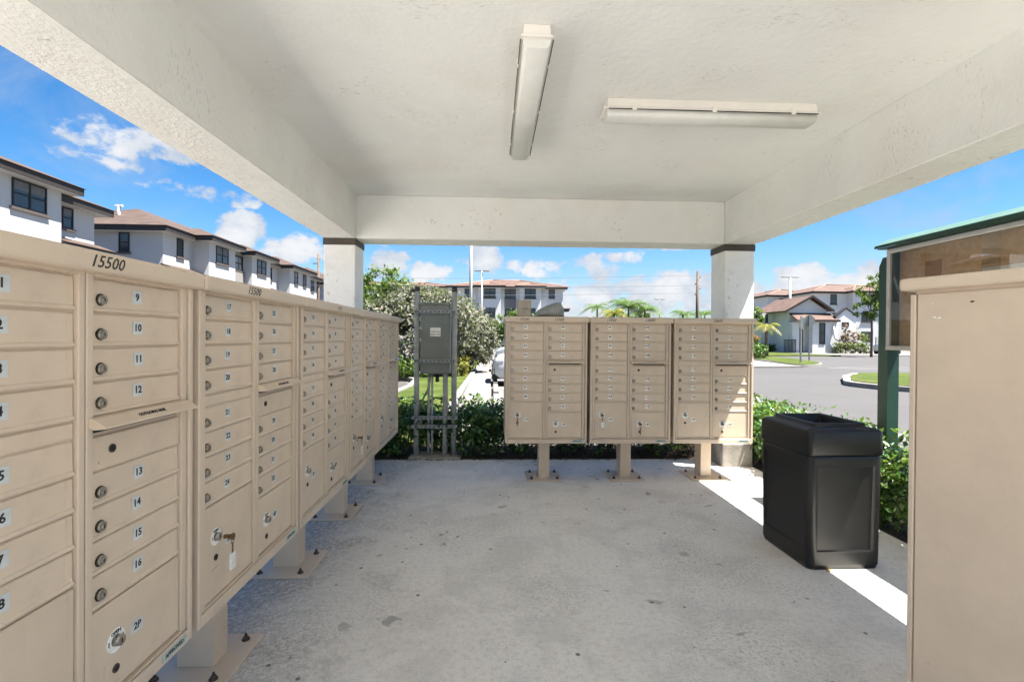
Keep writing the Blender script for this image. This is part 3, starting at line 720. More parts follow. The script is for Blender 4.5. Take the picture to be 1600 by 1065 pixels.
for (x_, r_) in ((-.075, .015), (-.035, .012), (.115, .030)):
    obj('conduit', MB().cyl((x_, .0, -.04), (x_, .0, .96), r_, r_, 14), 'galv', t)
obj('conduit', MB().tube([(-.06, .01, .96), (-.065, .01, .86), (-.09, .0, .76), (-.13, -.01, .68), (-.175, -.02, .60), (-.19, -.02, .47)], .011, 8), 'poledark', t)
obj('conduit', MB().cyl((.02, .02, .86), (.02, .02, .96), .022, .022, 12), 'cap', t)
obj('bracket', MB().box(-.185, -.150, -.02, .02, .345, .46), 'strut', t)
b = MB(); b.box(-.29, .30, -.14, .22, -.13, .018, .02, 2)
obj('footing', b, 'footing', t)

# ================================================================== TRASH CAN
t = thing('trash_can', 'large rectangular black plastic litter bin standing partly in sunlight', 'litter bin', (2.118, 3.025, 0), R(1.0)); t.scale = (1.07, .97, .95)
def bin_shell():
    b = MB()
    lv = [(0.0, .205, .245), (.03, .213, .253), (.70, .218, .260), (.715, .214, .256), (.72, .210, .252)]
    def ring(z, hx, hy, r=.035):
        out = []
        for cx_, cy_, a0 in ((hx-r, hy-r, 0), (-hx+r, hy-r, 90), (-hx+r, -hy+r, 180), (hx-r, -hy+r, 270)):
            for q in range(5): a = R(a0+q*22.5); out.append(b.b.verts.new((cx_+math.cos(a)*r, cy_+math.sin(a)*r, z)))
        return out
    rs = [ring(*l) for l in lv]
    for A, B in zip(rs, rs[1:]):
        n = len(A)
        for q in range(n):
            f = b.b.faces.new((A[q], A[(q+1) % n], B[(q+1) % n], B[q])); f.smooth = True
    b.b.faces.new(rs[0]); b.b.faces.new(rs[-1])
    bmesh.ops.recalc_face_normals(b.b, faces=b.b.faces)
    # recessed side panels: inset the four flat faces of the tall band
    tall = [f for f in b.b.faces if abs(f.calc_center_median().z-.365) < .02 and f.calc_area() > .12]
    r = bmesh.ops.inset_individual(b.b, faces=tall, thickness=.022)
    for f in tall:
        c = f.calc_center_median()
        for v in f.verts:
            v.co.z = .115 if v.co.z < .3 else .655
    r = bmesh.ops.inset_individual(b.b, faces=tall, thickness=.008, depth=-.010)
    for f in b.b.faces:
        if f.calc_area() > .01: f.smooth = False
    return b
obj('bin_body', bin_shell(), 'plastic', t)
def bin_lid():
    b = MB()
    def ring(z, hx, hy, r):
        out = []
        for cx_, cy_, a0 in ((hx-r, hy-r, 0), (-hx+r, hy-r, 90), (-hx+r, -hy+r, 180), (hx-r, -hy+r, 270)):
            for q in range(6): a = R(a0+q*18); out.append(b.b.verts.new((cx_+math.cos(a)*r, cy_+math.sin(a)*r, z)))
        return out
    lv = [(.722, .216, .257, .03), (.724, .222, .263, .034), (.730, .225, .266, .036), (.862, .223, .264, .036), (.873, .219, .260, .036), (.880, .210, .251, .034), (.886, .168, .214, .028), (.888, .160, .206, .024), (.905, .156, .202, .018), (.908, .152, .198, .016), (.906, .140, .186, .012), (.890, .137, .183, .012), (.780, .120, .166, .01)]
    rs = [ring(*l) for l in lv]
    for A, B in zip(rs, rs[1:]):
        n = len(A)
        for q in range(n): f = b.b.faces.new((A[q], A[(q+1) % n], B[(q+1) % n], B[q])); f.smooth = True
    f = b.b.faces.new(rs[-1])
    # the cover rises slightly to the middle along its length
    for v in b.b.verts:
        if v.co.z > .85: v.co.z += .014*max(0, 1-(v.co.x/.23)**2) + .0
    return b
obj('bin_lid', bin_lid(), 'plastic', t)
obj('seam', MB().box(-.209, .209, -.250, .250, .716, .724), 'black', t)
obj('panel_ledge', MB().box(-.150, .150, -.2535, -.2475, .105, .113, .001, 1), 'plastic', t)

# ================================================================== NOTICE BOARD
t = thing('notice_board', 'glazed notice board with pale green metal roof on dark green posts', 'notice board', (3.16, 3.00, 0))
y0, y1 = -1.0, .72; z0, z1 = 1.305, 2.10
for yy in (y1+.055, y0-.055):
    p = obj('post', MB().prism([(yy-.048, -.1), (yy+.048, -.1), (yy+.048, 1.98), (yy+.012, 2.05), (yy-.048, 2.05)], 'x', .02, .115), 'green', t)
obj('case_back', MB().box(.105, .125, y0, y1, z0, z1), 'green', t)
obj('case_side', MB().box(.02, .105, y0, y0+.012, z0, z1).box(.02, .105, y1-.012, y1, z0, z1).box(.02, .105, y0+.0125, y1-.0125, z0, z0+.012).box(.02, .105, y0+.0125, y1-.0125, z1-.012, z1), 'green', t)
obj('pin_board', MB().box(.095, .1045, y0+.014, y1-.014, z0+.014, z1-.014), 'cork', t)
fr = MB()
fr.box(-.004, .019, y0-.004, y1+.004, z0-.004, z0+.030, .003, 1).box(-.004, .019, y0-.004, y1+.004, z1-.030, z1+.004, .003, 1)
fr.box(-.003, .0185, y0-.003, y0+.028, z0+.0305, z1-.0305, .002, 1).box(-.003, .0185, y1-.028, y1+.003, z0+.0305, z1-.0305, .002, 1)
obj('frame', fr, 'alu', t)
obj('glass_pane', MB().box(.003, .006, y0+.029, -.02, z0+.031, z1-.031), 'glass', t)
obj('glass_pane', MB().box(.010, .013, -.13, y1-.029, z0+.031, z1-.031), 'glass', t)
obj('latch', MB().box(-.012, -.003, y1-.020, y1-.010, z0+.33, z0+.40, .002, 1), 'alu', t)
rb = MB(); rb.prism([(-.055, z1+.028), (-.055, z1+.040), (.06, z1+.098), (.19, z1+.040), (.19, z1+.028), (.06, z1+.086)], 'y', y0-.10, y1+.06)
obj('board_roof', rb, 'teal', t)
obj('roof_trim', MB().box(-.058, -.0555, y0-.10, y1+.06, z1+.016, z1+.034).box(-.05, .02, y0-.08, y1+.04, z1+.008, z1+.016), 'green', t)
for (ya, yb, za, zb, mm) in ((-.42, .06, 1.60, 1.86, 'paper'), (-.93, -.52, 1.46, 1.88, 'paper'), (-.33, -.12, 1.67, 1.82, 'card'), (.30, .52, 1.47, 1.74, 'paper'), (.35, .48, 1.80, 1.97, 'card')):
    e = .0 if mm == 'paper' else .0015
    obj('pinned_notice', MB().box(.0925-e, .0945-e, ya, yb, za, zb), mm, t)  # added white and brown sheets imitate buildings and windows reflected in the glass

# ================================================================== VEGETATION
def leaves_mesh(name, pts, nrm, size, aspect=.45, cup=.15, jitter=.4):
    """one 4-triangle leaf at each point, facing roughly nrm"""
    n = len(pts)
    v = rng.normal(size=(n, 3)); nn = nrm + v*jitter; nn /= np.linalg.norm(nn, axis=1)[:, None]
    a = rng.normal(size=(n, 3)); a -= (a*nn).sum(1)[:, None]*nn; a /= np.linalg.norm(a, axis=1)[:, None]
    b = np.cross(nn, a); L = size*rng.uniform(.4, 1.35, n)[:, None]; Wd = L*aspect
    p0 = pts - a*L*.5; p1 = pts + b*Wd*.5 + a*L*.05; p2 = pts + a*L*.5 - nn*L*cup; p3 = pts - b*Wd*.5 + a*L*.05; pm = pts - nn*L*cup*.6
    V = np.stack([p0, p1, p2, p3, pm], 1).reshape(-1, 3)
    i = np.arange(n)*5
    F = np.stack([np.stack([i, i+1, i+4], 1), np.stack([i+1, i+2, i+4], 1), np.stack([i+2, i+3, i+4], 1), np.stack([i+3, i, i+4], 1)], 1).reshape(-1, 3)
    me = bpy.data.meshes.new(name)
    me.vertices.add(len(V)); me.vertices.foreach_set('co', V.astype(np.float32).ravel())
    me.loops.add(F.size); me.loops.foreach_set('vertex_index', F.astype(np.int32).ravel())
    me.polygons.add(len(F)); me.polygons.foreach_set('loop_start', np.arange(len(F), dtype=np.int32)*3)
    me.update(calc_edges=True); me.validate(); return me
def hedge(name, label, x0, x1, y0, y1, h, n, size, cat='hedge', m='leaf_hedge', z0=-.02, shoots=40):
    cx, cy = (x0+x1)/2, (y0+y1)/2
    t = thing(name, label, cat, (cx, cy, 0))
    # twig skeleton clusters; leaves gather round cluster centres near the hull
    nc = int((x1-x0)*(y1-y0)*(150 if size < .1 else 60))+8
    C = np.stack([rng.uniform(x0+.06, x1-.06, nc), rng.uniform(y0+.06, y1-.06, nc), z0+.08+(h-z0-.14)*rng.uniform(0, 1, nc)**.75], 1)
    C[:, 2] *= 1 + .10*np.sin(C[:, 0]*5.1+1)*np.sin(C[:, 1]*4.3)
    k = rng.integers(0, nc, n); off = rng.normal(size=(n, 3)); off /= np.linalg.norm(off, axis=1)[:, None]
    P = C[k] + off*rng.uniform(.05, .14, n)[:, None]
    P[:, 2] = np.maximum(P[:, 2], z0+.03)
    if shoots:
        sx_ = rng.uniform(x0, x1, shoots); sy_ = rng.uniform(y0, y1, shoots)
        extra = []
        for a, b_ in zip(sx_, sy_):
            for q in range(9): extra.append((a+rng.normal()*.05, b_+rng.normal()*.05, h+rng.uniform(-.03, .09)))
        P = np.concatenate([P, np.array(extra)]); off = np.concatenate([off, rng.normal(size=(len(extra), 3))])
    N = off.copy(); N[:, 2] += .7
    me = leaves_mesh('foliage', P - np.array([cx, cy, 0]), N, size, .5); me.materials.append(M[m])
    o = obj('foliage', me, None, t)
    b = MB()
    for q in range(int(nc*.35)):
        c = C[q]; bx = Vector((c[0]-cx+rng.normal()*.06, c[1]-cy+rng.normal()*.05, z0)); tp = Vector((c[0]-cx, c[1]-cy, c[2]))
        b.tube([bx, bx.lerp(tp, .5)+Vector((rng.normal()*.02, rng.normal()*.02, 0)), tp], [.007, .005, .003], 4)
    o = obj('stems', b, 'bark', t); o['kind'] = 'stuff'
    return t
hedge('hedge', 'dense glossy green hedge row behind the back mailboxes and electrical stand', -4.0, 2.80, 5.50, 6.28, .56, 46000, .060, shoots=150)
hedge('hedge', 'leafy green hedge beside the slab behind the black litter bin', 2.84, 3.46, 1.2, 6.3, .60, 32000, .060, shoots=90)
# fallen leaves caught at the slab edge
P = np.stack([rng.uniform(-2, 2.8, 260), 5.36+np.abs(rng.normal(size=260))*.05, np.full(260, .006)], 1)
me = leaves_mesh('fallen_leaves', P, np.tile([0, 0, 1.0], (260, 1)), .04, .5, .1, .25); me.materials.append(M['dryleaf'])
o = obj('fallen_leaves', me); o['kind'] = 'stuff'
b = MB(); b.prism([(-.028, -.004), (-.012, .007), (.012, .009), (.030, .001), (.012, -.008), (-.010, -.010)], 'z', .001, .004)
tag(obj('dry_leaf', b, mat('tan_dry_leaf', (.50, .30, .12), .7), None, (2.01, 2.765, .002), .3), 'single curled tan leaf on the floor at the foot of the black bin', 'leaf')

def blob_tree(name, label, cat, base, blobs, n, size, m, trunk=None, asp=.5, group=None, jit=.6, shell=.55):
    """blobs: (x,y,z,rx,ry,rz) local"""
    t = thing(name, label, cat, base, 0, group)
    vol = np.array([b_[3]*b_[4]*b_[5] for b_ in blobs])**.67; vol /= vol.sum()
    P = []; N = []
    for b_, f in zip(blobs, vol):
        k = int(n*f); nc = max(6, k//45)
        d = rng.normal(size=(nc, 3)); d /= np.linalg.norm(d, axis=1)[:, None]
        c = d*(rng.uniform(shell, 1.0, nc)**.7)[:, None]
        kk = rng.integers(0, nc, k); o_ = rng.normal(size=(k, 3))
        q = c[kk]*np.array(b_[3:6]) + o_*np.array([.13, .13, .11])*np.mean(b_[3:6])
        P.append(q+np.array(b_[:3])); N.append(c[kk]+o_*.5+np.array([0, 0, .3]))
    P = np.concatenate(P); N = np.concatenate(N); N /= np.linalg.norm(N, axis=1)[:, None]
    keep = P[:, 2] > .03; P = P[keep]; N = N[keep]
    me = leaves_mesh('crown', P, N, size, asp, .12, jit); me.materials.append(M[m])
    obj('crown', me, None, t)
    b = MB(); tr = trunk or .06
    zc = min(b_[2] for b_ in blobs)
    b.tube([(0, 0, -.1), (.03*tr*10, 0, zc*.5), (0, .02, zc)], [tr, tr*.8, tr*.6], 8)
    for b_ in blobs:
        for q in range(3):
            e = Vector((b_[0]+rng.normal()*b_[3]*.4, b_[1]+rng.normal()*b_[4]*.4, b_[2]+abs(rng.normal())*b_[5]*.4))
            s0 = Vector((0, .02, zc*.8)); b.tube([s0, s0.lerp(e, .5)+Vector((0, 0, .1*e.z*.3)), e], [tr*.5, tr*.3, tr*.12], 5)
    obj('trunk', b, 'bark', t)
    return t
# silver bush mass behind the stand, and the green tree to its left
blob_tree('silver_shrub', 'large silvery leaved shrub directly behind the electrical box', 'shrub', (-2.7, 17.6, 0),
    [(0, 0, 1.6, 1.7, 1.3, 1.5), (-.5, 0, 2.5, 1.0, .9, .85), (.9, -.1, 1.95, 1.2, 1.1, 1.2), (-1.3, -.2, 1.6, .9, 1.0, 1.2), (.4, .2, 2.55, 1.0, .8, .7)], 17000, .16, 'leaf_silver', .12)
blob_tree('silver_shrub', 'silvery green leaved shrub right of the electrical box beside the path', 'shrub', (-.95, 19.3, 0),
    [(-.2, 0, 1.5, 1.2, 1.2, 1.35), (.35, 0, 1.2, .75, 1.0, 1.0), (-.6, 0, 2.1, 1.0, .9, .8)], 11000, .15, 'leaf_silver', .1)
blob_tree('leafy_tree', 'bright green leafy tree rising just right of the left column', 'tree', (-5.6, 24, 0),
    [(0, 0, 3.6, 1.3, 1.2, 1.3), (-.9, 0, 3.2, 1.1, 1.0, 1.2), (.9, 0, 3.3, 1.0, .9, 1.1), (-.2, 0, 2.2, 1.8, 1.2, 1.3)], 12000, .17, 'leaf_green', .14)
blob_tree('leafy_shrub', 'low dark green shrub under the silver shrubs on the left', 'shrub', (-3.9, 16.2, 0),
    [(0, 0, .55, 1.0, .7, .6), (1.2, .2, .35, .6, .5, .4)], 4500, .11, 'leaf_green', .04)
blob_tree('leafy_shrub', 'yellow green shrub at the foot of the silver shrub by the kerb', 'shrub', (-1.35, 17.4, 0),
    [(0, 0, .35, .55, .4, .45)], 2200, .10, 'leaf_yellow', .03)
blob_tree('leafy_tree', 'green leafy tree seen just left of the back mailboxes, above the parked cars', 'tree', (.9, 31, 0),
    [(0, 0, 2.1, .9, 1.0, .9), (.7, 0, 2.4, .9, .9, .8), (-.2, 0, 1.5, .9, .8, .9), (1.5, 0, 2.0, 1.0, .8, .9)], 6000, .20, 'leaf_green', .14)
blob_tree('leafy_shrub', 'grey green shrub at the far end of the narrow path', 'shrub', (-.75, 31, 0),
    [(0, 0, 1.0, .9, .8, 1.1), (.3, 0, 2.0, .7, .7, .8)], 4500, .17, 'leaf_silver', .08)

def palm(label, base, hgt, L, nf=16, m='leaf_palm', group=None, name='palm_tree', droop=.9, lean=(0, 0)):
    t = thing(name, label, 'palm', base, 0, group)
    b = MB(); b.tube([(0, 0, -.1), (lean[0]*.3, lean[1]*.3, hgt*.5), (lean[0], lean[1], hgt)], [.16 if L > 1 else .05, .13 if L > 1 else .04, .10 if L > 1 else .03], 9)
    obj('trunk', b, 'bark', t)
    b = bmesh.new(); top = Vector((lean[0], lean[1], hgt))
    for k in range(nf):
        a = 2*math.pi*k/nf*1.618*3 + rng.uniform(-.2, .2); up_ = rng.uniform(.25, 1.25); Lk = L*rng.uniform(.8, 1.1)
        d = Vector((math.cos(a), math.sin(a), 0)); side = Vector((-d.y, d.x, 0)); pts = []
        ns = 13
        for q in range(ns+1):
            s_ = q/ns; pts.append(top + d*(Lk*s_*math.cos(up_*.7)) + Vector((0, 0, Lk*(math.sin(up_)*s_ - droop*s_*s_*.85))))
        for q in range(ns):
            p, p2 = pts[q], pts[q+1]; wd = Lk*.26*math.sin(math.pi*min(1, (q+1.5)/(ns+1.2)))**.7
            for sg in (-1, 1):
                tip = p + (p2-p)*1.6 + side*sg*wd + Vector((0, 0, -wd*.35))
                v = [b.verts.new(p), b.verts.new(p+(p2-p)*.55), b.verts.new(tip)]
                b.faces.new(v)
            v = [b.verts.new(p+side*.012*Lk), b.verts.new(p-side*.012*Lk), b.verts.new(p2-side*.008*Lk), b.verts.new(p2+side*.008*Lk)]; b.faces.new(v)
    me = bpy.data.meshes.new('fronds'); b.to_mesh(me); b.free(); me.materials.append(M[m]); obj('fronds', me, None, t)
    return t
palm('tall palm with spiky crown left of the pair above the middle back cabinet', (13.2, 60, 0), 5.3, 2.3, 20)
palm('fullest palm above the middle back cabinet, beside the spiky one', (17.2, 60, 0), 5.3, 3.7, 30, droop=.85)
palm('yellowish low palm between the taller palms over the back cabinets', (14.6, 57, 0), 4.4, 2.2, 24, 'leaf_yellow')
palm('drooping palm at the right end of the palm group over the middle cabinet', (19.6, 61, 0), 5.0, 2.9, 24)
blob_tree('leafy_shrub', 'green undergrowth at the feet of the palm group', 'shrub', (16.5, 64, 0), [(0, 0, 3.4, 3.6, 1, 1.7), (3.6, 0, 3.5, 2.0, 1, 1.6)], 3600, .35, 'leaf_green', .06)
palm('small dark palm top over the right back cabinet, the left of two', (22.6, 56, 0), 4.3, 2.2, 22)
palm('small dark palm top over the right back cabinet, the right of two', (25.2, 56, 0), 4.3, 2.3, 22)
palm('young palm whose green leaf tips peek over the nearest left cabinets', (-4.75, 7.0, 0), 2.12, .42, 12, name='young_palm', droop=.5)
palm('yellow green palm just right of the sunlit column', (24.6, 42, 0), 2.5, 1.6, 22, 'leaf_yellow')
palm('green palm standing against the left wing of the far right building', (37.4, 62, 0), 4.6, 1.9, 22)
blob_tree('leafy_tree', 'green tree top left of the right column beside the wooden pole', 'tree', (27.6, 55, 0), [(0, 0, 4.4, 1.6, 1, 1.1), (1.5, 0, 4.9, 1.4, 1, 1.1), (2.8, 0, 4.2, 1.4, 1, 1.3)], 3500, .35, 'leaf_green', .15)
blob_tree('leafy_tree', 'slender street tree with open crown beside the notice board post', 'tree', (34.3, 42, 0), [(0, 0, 5.6, 1.2, 1, 1.3), (-.6, 0, 4.2, 1.3, 1, .9), (.8, 0, 6.6, 1.2, 1, 1.0), (.6, 0, 4.6, 1.2, 1, 1)], 2600, .26, 'leaf_green', .11)
def clipped(label, x0, x1, y0, y1, h, n, size, m='leaf_hedge', cat='hedge', name='clipped_hedge'):
    return hedge(name, label, x0, x1, y0, y1, h, n, size, cat, m, -.02, 0)
clipped('small square clipped hedge with red flowers above it by the far pavement', 18.0, 19.9, 33.4, 35.4, 1.05, 3500, .16)
blob_tree('flowering_shrub', 'orange red flowers rising over the square clipped hedge', 'shrub', (19.0, 34.6, 0), [(0, 0, 1.45, .7, .6, .35)], 900, .14, 'flower_red', .03)
clipped('low dark clipped hedge in front of the far right apartment block', 26.0, 32.4, 53.2, 54.4, 1.0, 5500, .2)
clipped('light green planting below the white curved wall', 36.8, 40.6, 49.6, 50.8, 1.15, 4500, .16, 'leaf_olive')
blob_tree('flowering_shrub', 'pink flowering bush in the bay of the white curved wall', 'shrub', (38.5, 50.7, 0), [(0, 0, 1.9, .55, .3, 1.0), (1.0, 0, 1.6, .7, .3, .7), (-.1, 0, 2.8, .3, .25, .45)], 2200, .16, 'flower_pink', .04)
blob_tree('round_shrub', 'dark rounded shrub right of the white curved wall', 'shrub', (44.6, 58, 0), [(0, 0, 1.6, 2.2, 1, 1.5)], 2500, .25, 'leaf_olive', .08)
blob_tree('leafy_shrub', 'grey green bush at the foot of the far apartment block, left of the gatehouse', 'shrub', (33.5, 62, 0), [(0, 0, 1.1, 2.4, 1, 1.1)], 2000, .25, 'leaf_olive', .05)
blob_tree('leafy_shrub', 'dark green shrub mass below the yellow green palm', 'shrub', (23.8, 45, 0), [(0, 0, 1.0, 2.0, 1, 1.1)], 2200, .22, 'leaf_green', .05)
# far tree line closes the horizon
b_ = []
for k in range(90): a = rng.uniform(-130, 190); b_.append((a, rng.uniform(-12, 12), rng.uniform(1.5, 3.2), rng.uniform(4, 8), 3, rng.uniform(2, 3.6)))
P = []; N = []
for q in b_:
    d = rng.normal(size=(260, 3)); d /= np.linalg.norm(d, axis=1)[:, None]; P.append(d*np.array(q[3:6])*rng.uniform(.7, 1, 260)[:, None] + np.array(q[:3]) + np.array([0, 170, 0])); N.append(d)
me = leaves_mesh('far_trees', np.concatenate(P), np.concatenate(N), 1.5, .8, .1, .6); me.materials.append(M['leaf_green']); o = obj('far_trees', me); o['kind'] = 'stuff'

# ================================================================== BUILDINGS
def window(parent, face, a0, a1, z0, z1, plane, mull=0, sill=True):
    """face 'x': wall plane at x=plane facing +x, a along y;  face 'y': wall at y=plane facing -y, a along x"""
    wd, ht = a1-a0, z1-z0; t_ = .07
    b = MB()
    b.box(0, wd, -.05, .02, 0, t_).box(0, wd, -.05, .02, ht-t_, ht).box(0, t_, -.048, .018, t_, ht-t_).box(wd-t_, wd, -.048, .018, t_, ht-t_)
    b.box(t_, wd-t_, -.040, .010, ht*.5-.03, ht*.5+.03)
    for k in range(mull): xx = wd*(k+1)/(mull+1); b.box(xx-.04, xx+.04, -.044, .012, t_, ht-t_)
    if face == 'x': loc, rz = (plane, a0, z0), math.pi/2
    else: loc, rz = (a0, plane, z0), 0
    f = obj('window', b, 'winframe', parent, loc, rz)
    obj('pane', MB().box(t_, wd-t_, -.012, -.004, t_, ht-t_), 'pane', f)
    if sill: obj('sill', MB().box(-.10, wd+.10, -.12, .02, -.14, -.01), 'sill', f)
    if random.random() < .55:
        bh = random.uniform(.25, .5)*ht
        obj('blind', MB().box(t_+.01, wd-t_-.01, -.0165, -.0135, ht-t_-bh, ht-t_), 'blind', f)
def mass(parent, x0, x1, y0, y1, ze, oh=.6, slope=.42, m='wall', tile='tiledark', z0=-.1, ridge_caps=False, fas=.36, rz=None):
    obj('wall', MB().box(x0, x1, y0, y1, z0, ze+.02), m, parent)
    X0, X1, Y0, Y1 = x0-oh, x1+oh, y0-oh, y1+oh
    obj('fascia', MB().box(X0, X1, Y0, Y1, ze, ze+fas), 'fascia', parent)
    obj('soffit', MB().box(X0+.05, X1-.05, Y0+.05, Y1-.05, ze-.004, ze+.03), m, parent)
    w_, l_ = X1-X0, Y1-Y0; hw = min(w_, l_)/2; rh = hw*slope; zt = ze+fas+.002; e = .08
    b = bmesh.new()
    c = [b.verts.new(p) for p in ((X0-e, Y0-e, zt), (X1+e, Y0-e, zt), (X1+e, Y1+e, zt), (X0-e, Y1+e, zt))]
    if w_ < l_: r = [b.verts.new(((X0+X1)/2, Y0+hw, zt+rh)), b.verts.new(((X0+X1)/2, Y1-hw, zt+rh))]; fs = [(c[0], c[1], r[0]), (c[1], c[2], r[1], r[0]), (c[2], c[3], r[1]), (c[3], c[0], r[0], r[1])]; hips = [(c[0], r[0]), (c[1], r[0]), (c[2], r[1]), (c[3], r[1]), (r[0], r[1])]
    else: r = [b.verts.new((X0+hw, (Y0+Y1)/2, zt+rh)), b.verts.new((X1-hw, (Y0+Y1)/2, zt+rh))]; fs = [(c[0], c[1], r[1], r[0]), (c[1], c[2], r[1]), (c[2], c[3], r[0], r[1]), (c[3], c[0], r[0])]; hips = [(c[0], r[0]), (c[1], r[1]), (c[2], r[1]), (c[3], r[0]), (r[0], r[1])]
    for f in fs: b.faces.new(f)
    b.faces.new(c[::-1])
    lines = [(p.co.copy(), q.co.copy()) for p, q in hips]
    bmesh.ops.recalc_face_normals(b, faces=b.faces)
    me = bpy.data.meshes.new('roof'); b.to_mesh(me); b.free(); me.materials.append(M[tile]); ro = obj('roof', me, None, parent)
    if ridge_caps:
        bb = MB()
        for p, q in lines: bb.tube([p, q], .11, 6)
        obj('ridge_tiles', bb, 'ridge', ro)
    return ro
# left row, nearest block
B1 = thing('apartment_block', 'nearest white apartment block over the left mailboxes, wide dark window under brown eave', 'building', (-27, 20, 0))
def under(parent): # keep world coordinates while parenting
    parent['_'] = 0; del parent['_']; o = bpy.data.objects.new('x', None); bpy.data.objects.remove(o); return parent
for o_ in (B1,): o_.location = (0, 0, 0)
mass(B1, -34, -21.3, 6, 24.55, 8.36)
mass(B1, -33.6, -21.98, 25.25, 27.35, 7.98)
obj('wall', MB().box(-33, -21.98, 24.5, 25.3, 0, 8.0), 'wall', B1)
window(B1, 'x', 22.1, 23.75, 7.05, 8.32, -21.3, 1); window(B1, 'x', 25.35, 26.0, 6.85, 7.92, -21.98)
window(B1, 'x', 17.0, 18.6, 7.05, 8.32, -21.3, 1); window(B1, 'x', 22.1, 23.75, 3.9, 5.3, -21.3, 1); window(B1, 'x', 17.0, 18.6, 3.9, 5.3, -21.3, 1)
def skirt(parent, y0, y1, z, x):
    b = MB(); b.prism([(x, y0), (x+.9, y0), (x+.9, y1), (x, y1)], 'z', z-.14, z); obj('skirt_fascia', b, 'fascia', parent)
    b = MB(); b.prism([(x, z+.002), (x+.95, z+.002), (x, z+.36)], 'y', y0-.05, y1+.05); obj('skirt_roof', b, 'tiledark', parent)
skirt(B1, 24.6, 27.6, 5.95, -21.9)
# second block
B2 = thing('apartment_block', 'long white three storey apartment block with stepped brown eaves behind the left mailboxes', 'building')
mass(B2, -34, -22.4, 33.5, 62, 8.36)
mass(B2, -33.8, -21.2, 36.7, 40.35, 8.38); mass(B2, -33.7, -21.2, 43.1, 46.6, 8.385)
obj('wall', MB().box(-23, -21.9, 40.3, 43.2, 0, 8.41), 'wall', B2)
mass(B2, -33.6, -21.15, 50.9, 56.4, 8.375)
window(B2, 'y', -25.3, -24.6, 7.0, 8.3, 33.5); window(B2, 'y', -25.3, -24.6, 3.9, 5.2, 33.5)
for (a, b__, pl, mu) in ((34.9, 35.6, -22.4, 0), (37.6, 39.3, -21.2, 1), (41.5, 42.9, -21.9, 1), (44.0, 45.7, -21.2, 1), (48.7, 49.5, -22.4, 0), (52.0, 52.9, -21.15, 0), (54.3, 55.2, -21.15, 0), (60, 61, -22.4, 0)):
    window(B2, 'x', a, b__, 7.0, 8.28, pl, mu); window(B2, 'x', a, b__, 3.9, 5.2, pl, mu)
obj('balcony_screen', MB().box(-21.9, -21.8, 41.4, 43.0, 4.9, 6.85), mat('taupe_balcony_screen', (.20, .19, .175), .7), B2)
skirt(B2, 33.3, 36.7, 5.9, -22.4); skirt(B2, 46.7, 49.6, 5.9, -22.4)
for (xx, yy) in ((-29.5, 35.8), (-27.5, 36.4), (-27.1, 44)):
    obj('roof_vent', MB().cyl((xx, yy, 9.6), (xx, yy, 10.9), .10, .10, 8).box(xx-.25, xx+.25, yy-.08, yy+.08, 10.8, 10.95), 'wallfar', B2)
B2b = thing('apartment_block', 'farthest white block of the left row, just before the left column', 'building')
mass(B2b, -34, -21.3, 66, 84, 8.36); window(B2b, 'x', 68, 69.2, 7, 8.3, -21.3); window(B2b, 'x', 74, 75.2, 7, 8.3, -21.3)
# centre block, seen over the shrubs
B3 = thing('apartment_block', 'red tiled apartment block in the centre distance above the electrical box', 'building')
kw = dict(m='wallfar', tile='tile', ridge_caps=True, fas=.30)
mass(B3, -6.0, 10.3, 70, 82, 8.55, slope=.25, **kw)
mass(B3, -2.1, 1.2, 69.0, 74, 8.57, slope=.28, **kw); mass(B3, 3.9, 7.0, 69.0, 74, 8.57, slope=.28, **kw)
mass(B3, -30, -6.0, 74, 84, 8.9, slope=.20, **kw)
for a0, a1, pl, mu in ((-4.1, -3.4, 70, 0), (-1.25, .4, 69.0, 1), (4.6, 6.2, 69.0, 1), (8.2, 9.1, 70, 0), (1.75, 3.35, 70, 1), (-12, -10.5, 74, 1), (-17, -15.5, 74, 1)):
    window(B3, 'y', a0, a1, 7.15, 8.5, pl, mu, sill=mu > 0)
    window(B3, 'y', a0, a1, 4.3, 5.7, pl, mu, sill=mu > 0); window(B3, 'y', a0, a1, 1.2, 2.6, pl, mu)
obj('balcony_screen', MB().box(1.7, 3.4, 69.85, 69.95, 5.75, 7.1), mat('grey_balcony_screen', (.13, .135, .145), .7), B3)
b = MB(); b.prism([(7.9, 69.0), (11.1, 69.0), (11.1, 71), (7.9, 71)], 'z', 5.3, 5.55); obj('skirt_fascia', b, 'fascia', B3)
b = MB(); b.box(7.8, 11.2, 68.9, 71, 5.56, 5.75); obj('skirt_roof', b, 'tile', B3)
# right block
B4 = thing('apartment_block', 'three storey white apartment block with red tiled roof at far right', 'building')
mass(B4, 50.2, 75, 73, 86, 8.7, slope=.26, **kw)
mass(B4, 55.6, 61, 71.8, 76, 8.72, slope=.4, **kw)
mass(B4, 47.0, 58, 80, 96, 8.72, slope=.26, **kw)
for (x_, z_) in ((52.9, 7.1), (52.9, 4.2), (57.0, 7.1), (57.0, 4.3), (57.0, 1.3), (52.9, 1.3)):
    pl = 73 if x_ < 55 else 71.8; window(B4, 'y', x_, x_+(1.0 if x_ < 55 else 1.7), z_, z_+1.5, pl, 0 if x_ < 55 else 1)
for z_ in (1.2, 4.2, 7.1): window(B4, 'y', 49.0, 49.8, z_, z_+1.4, 80)
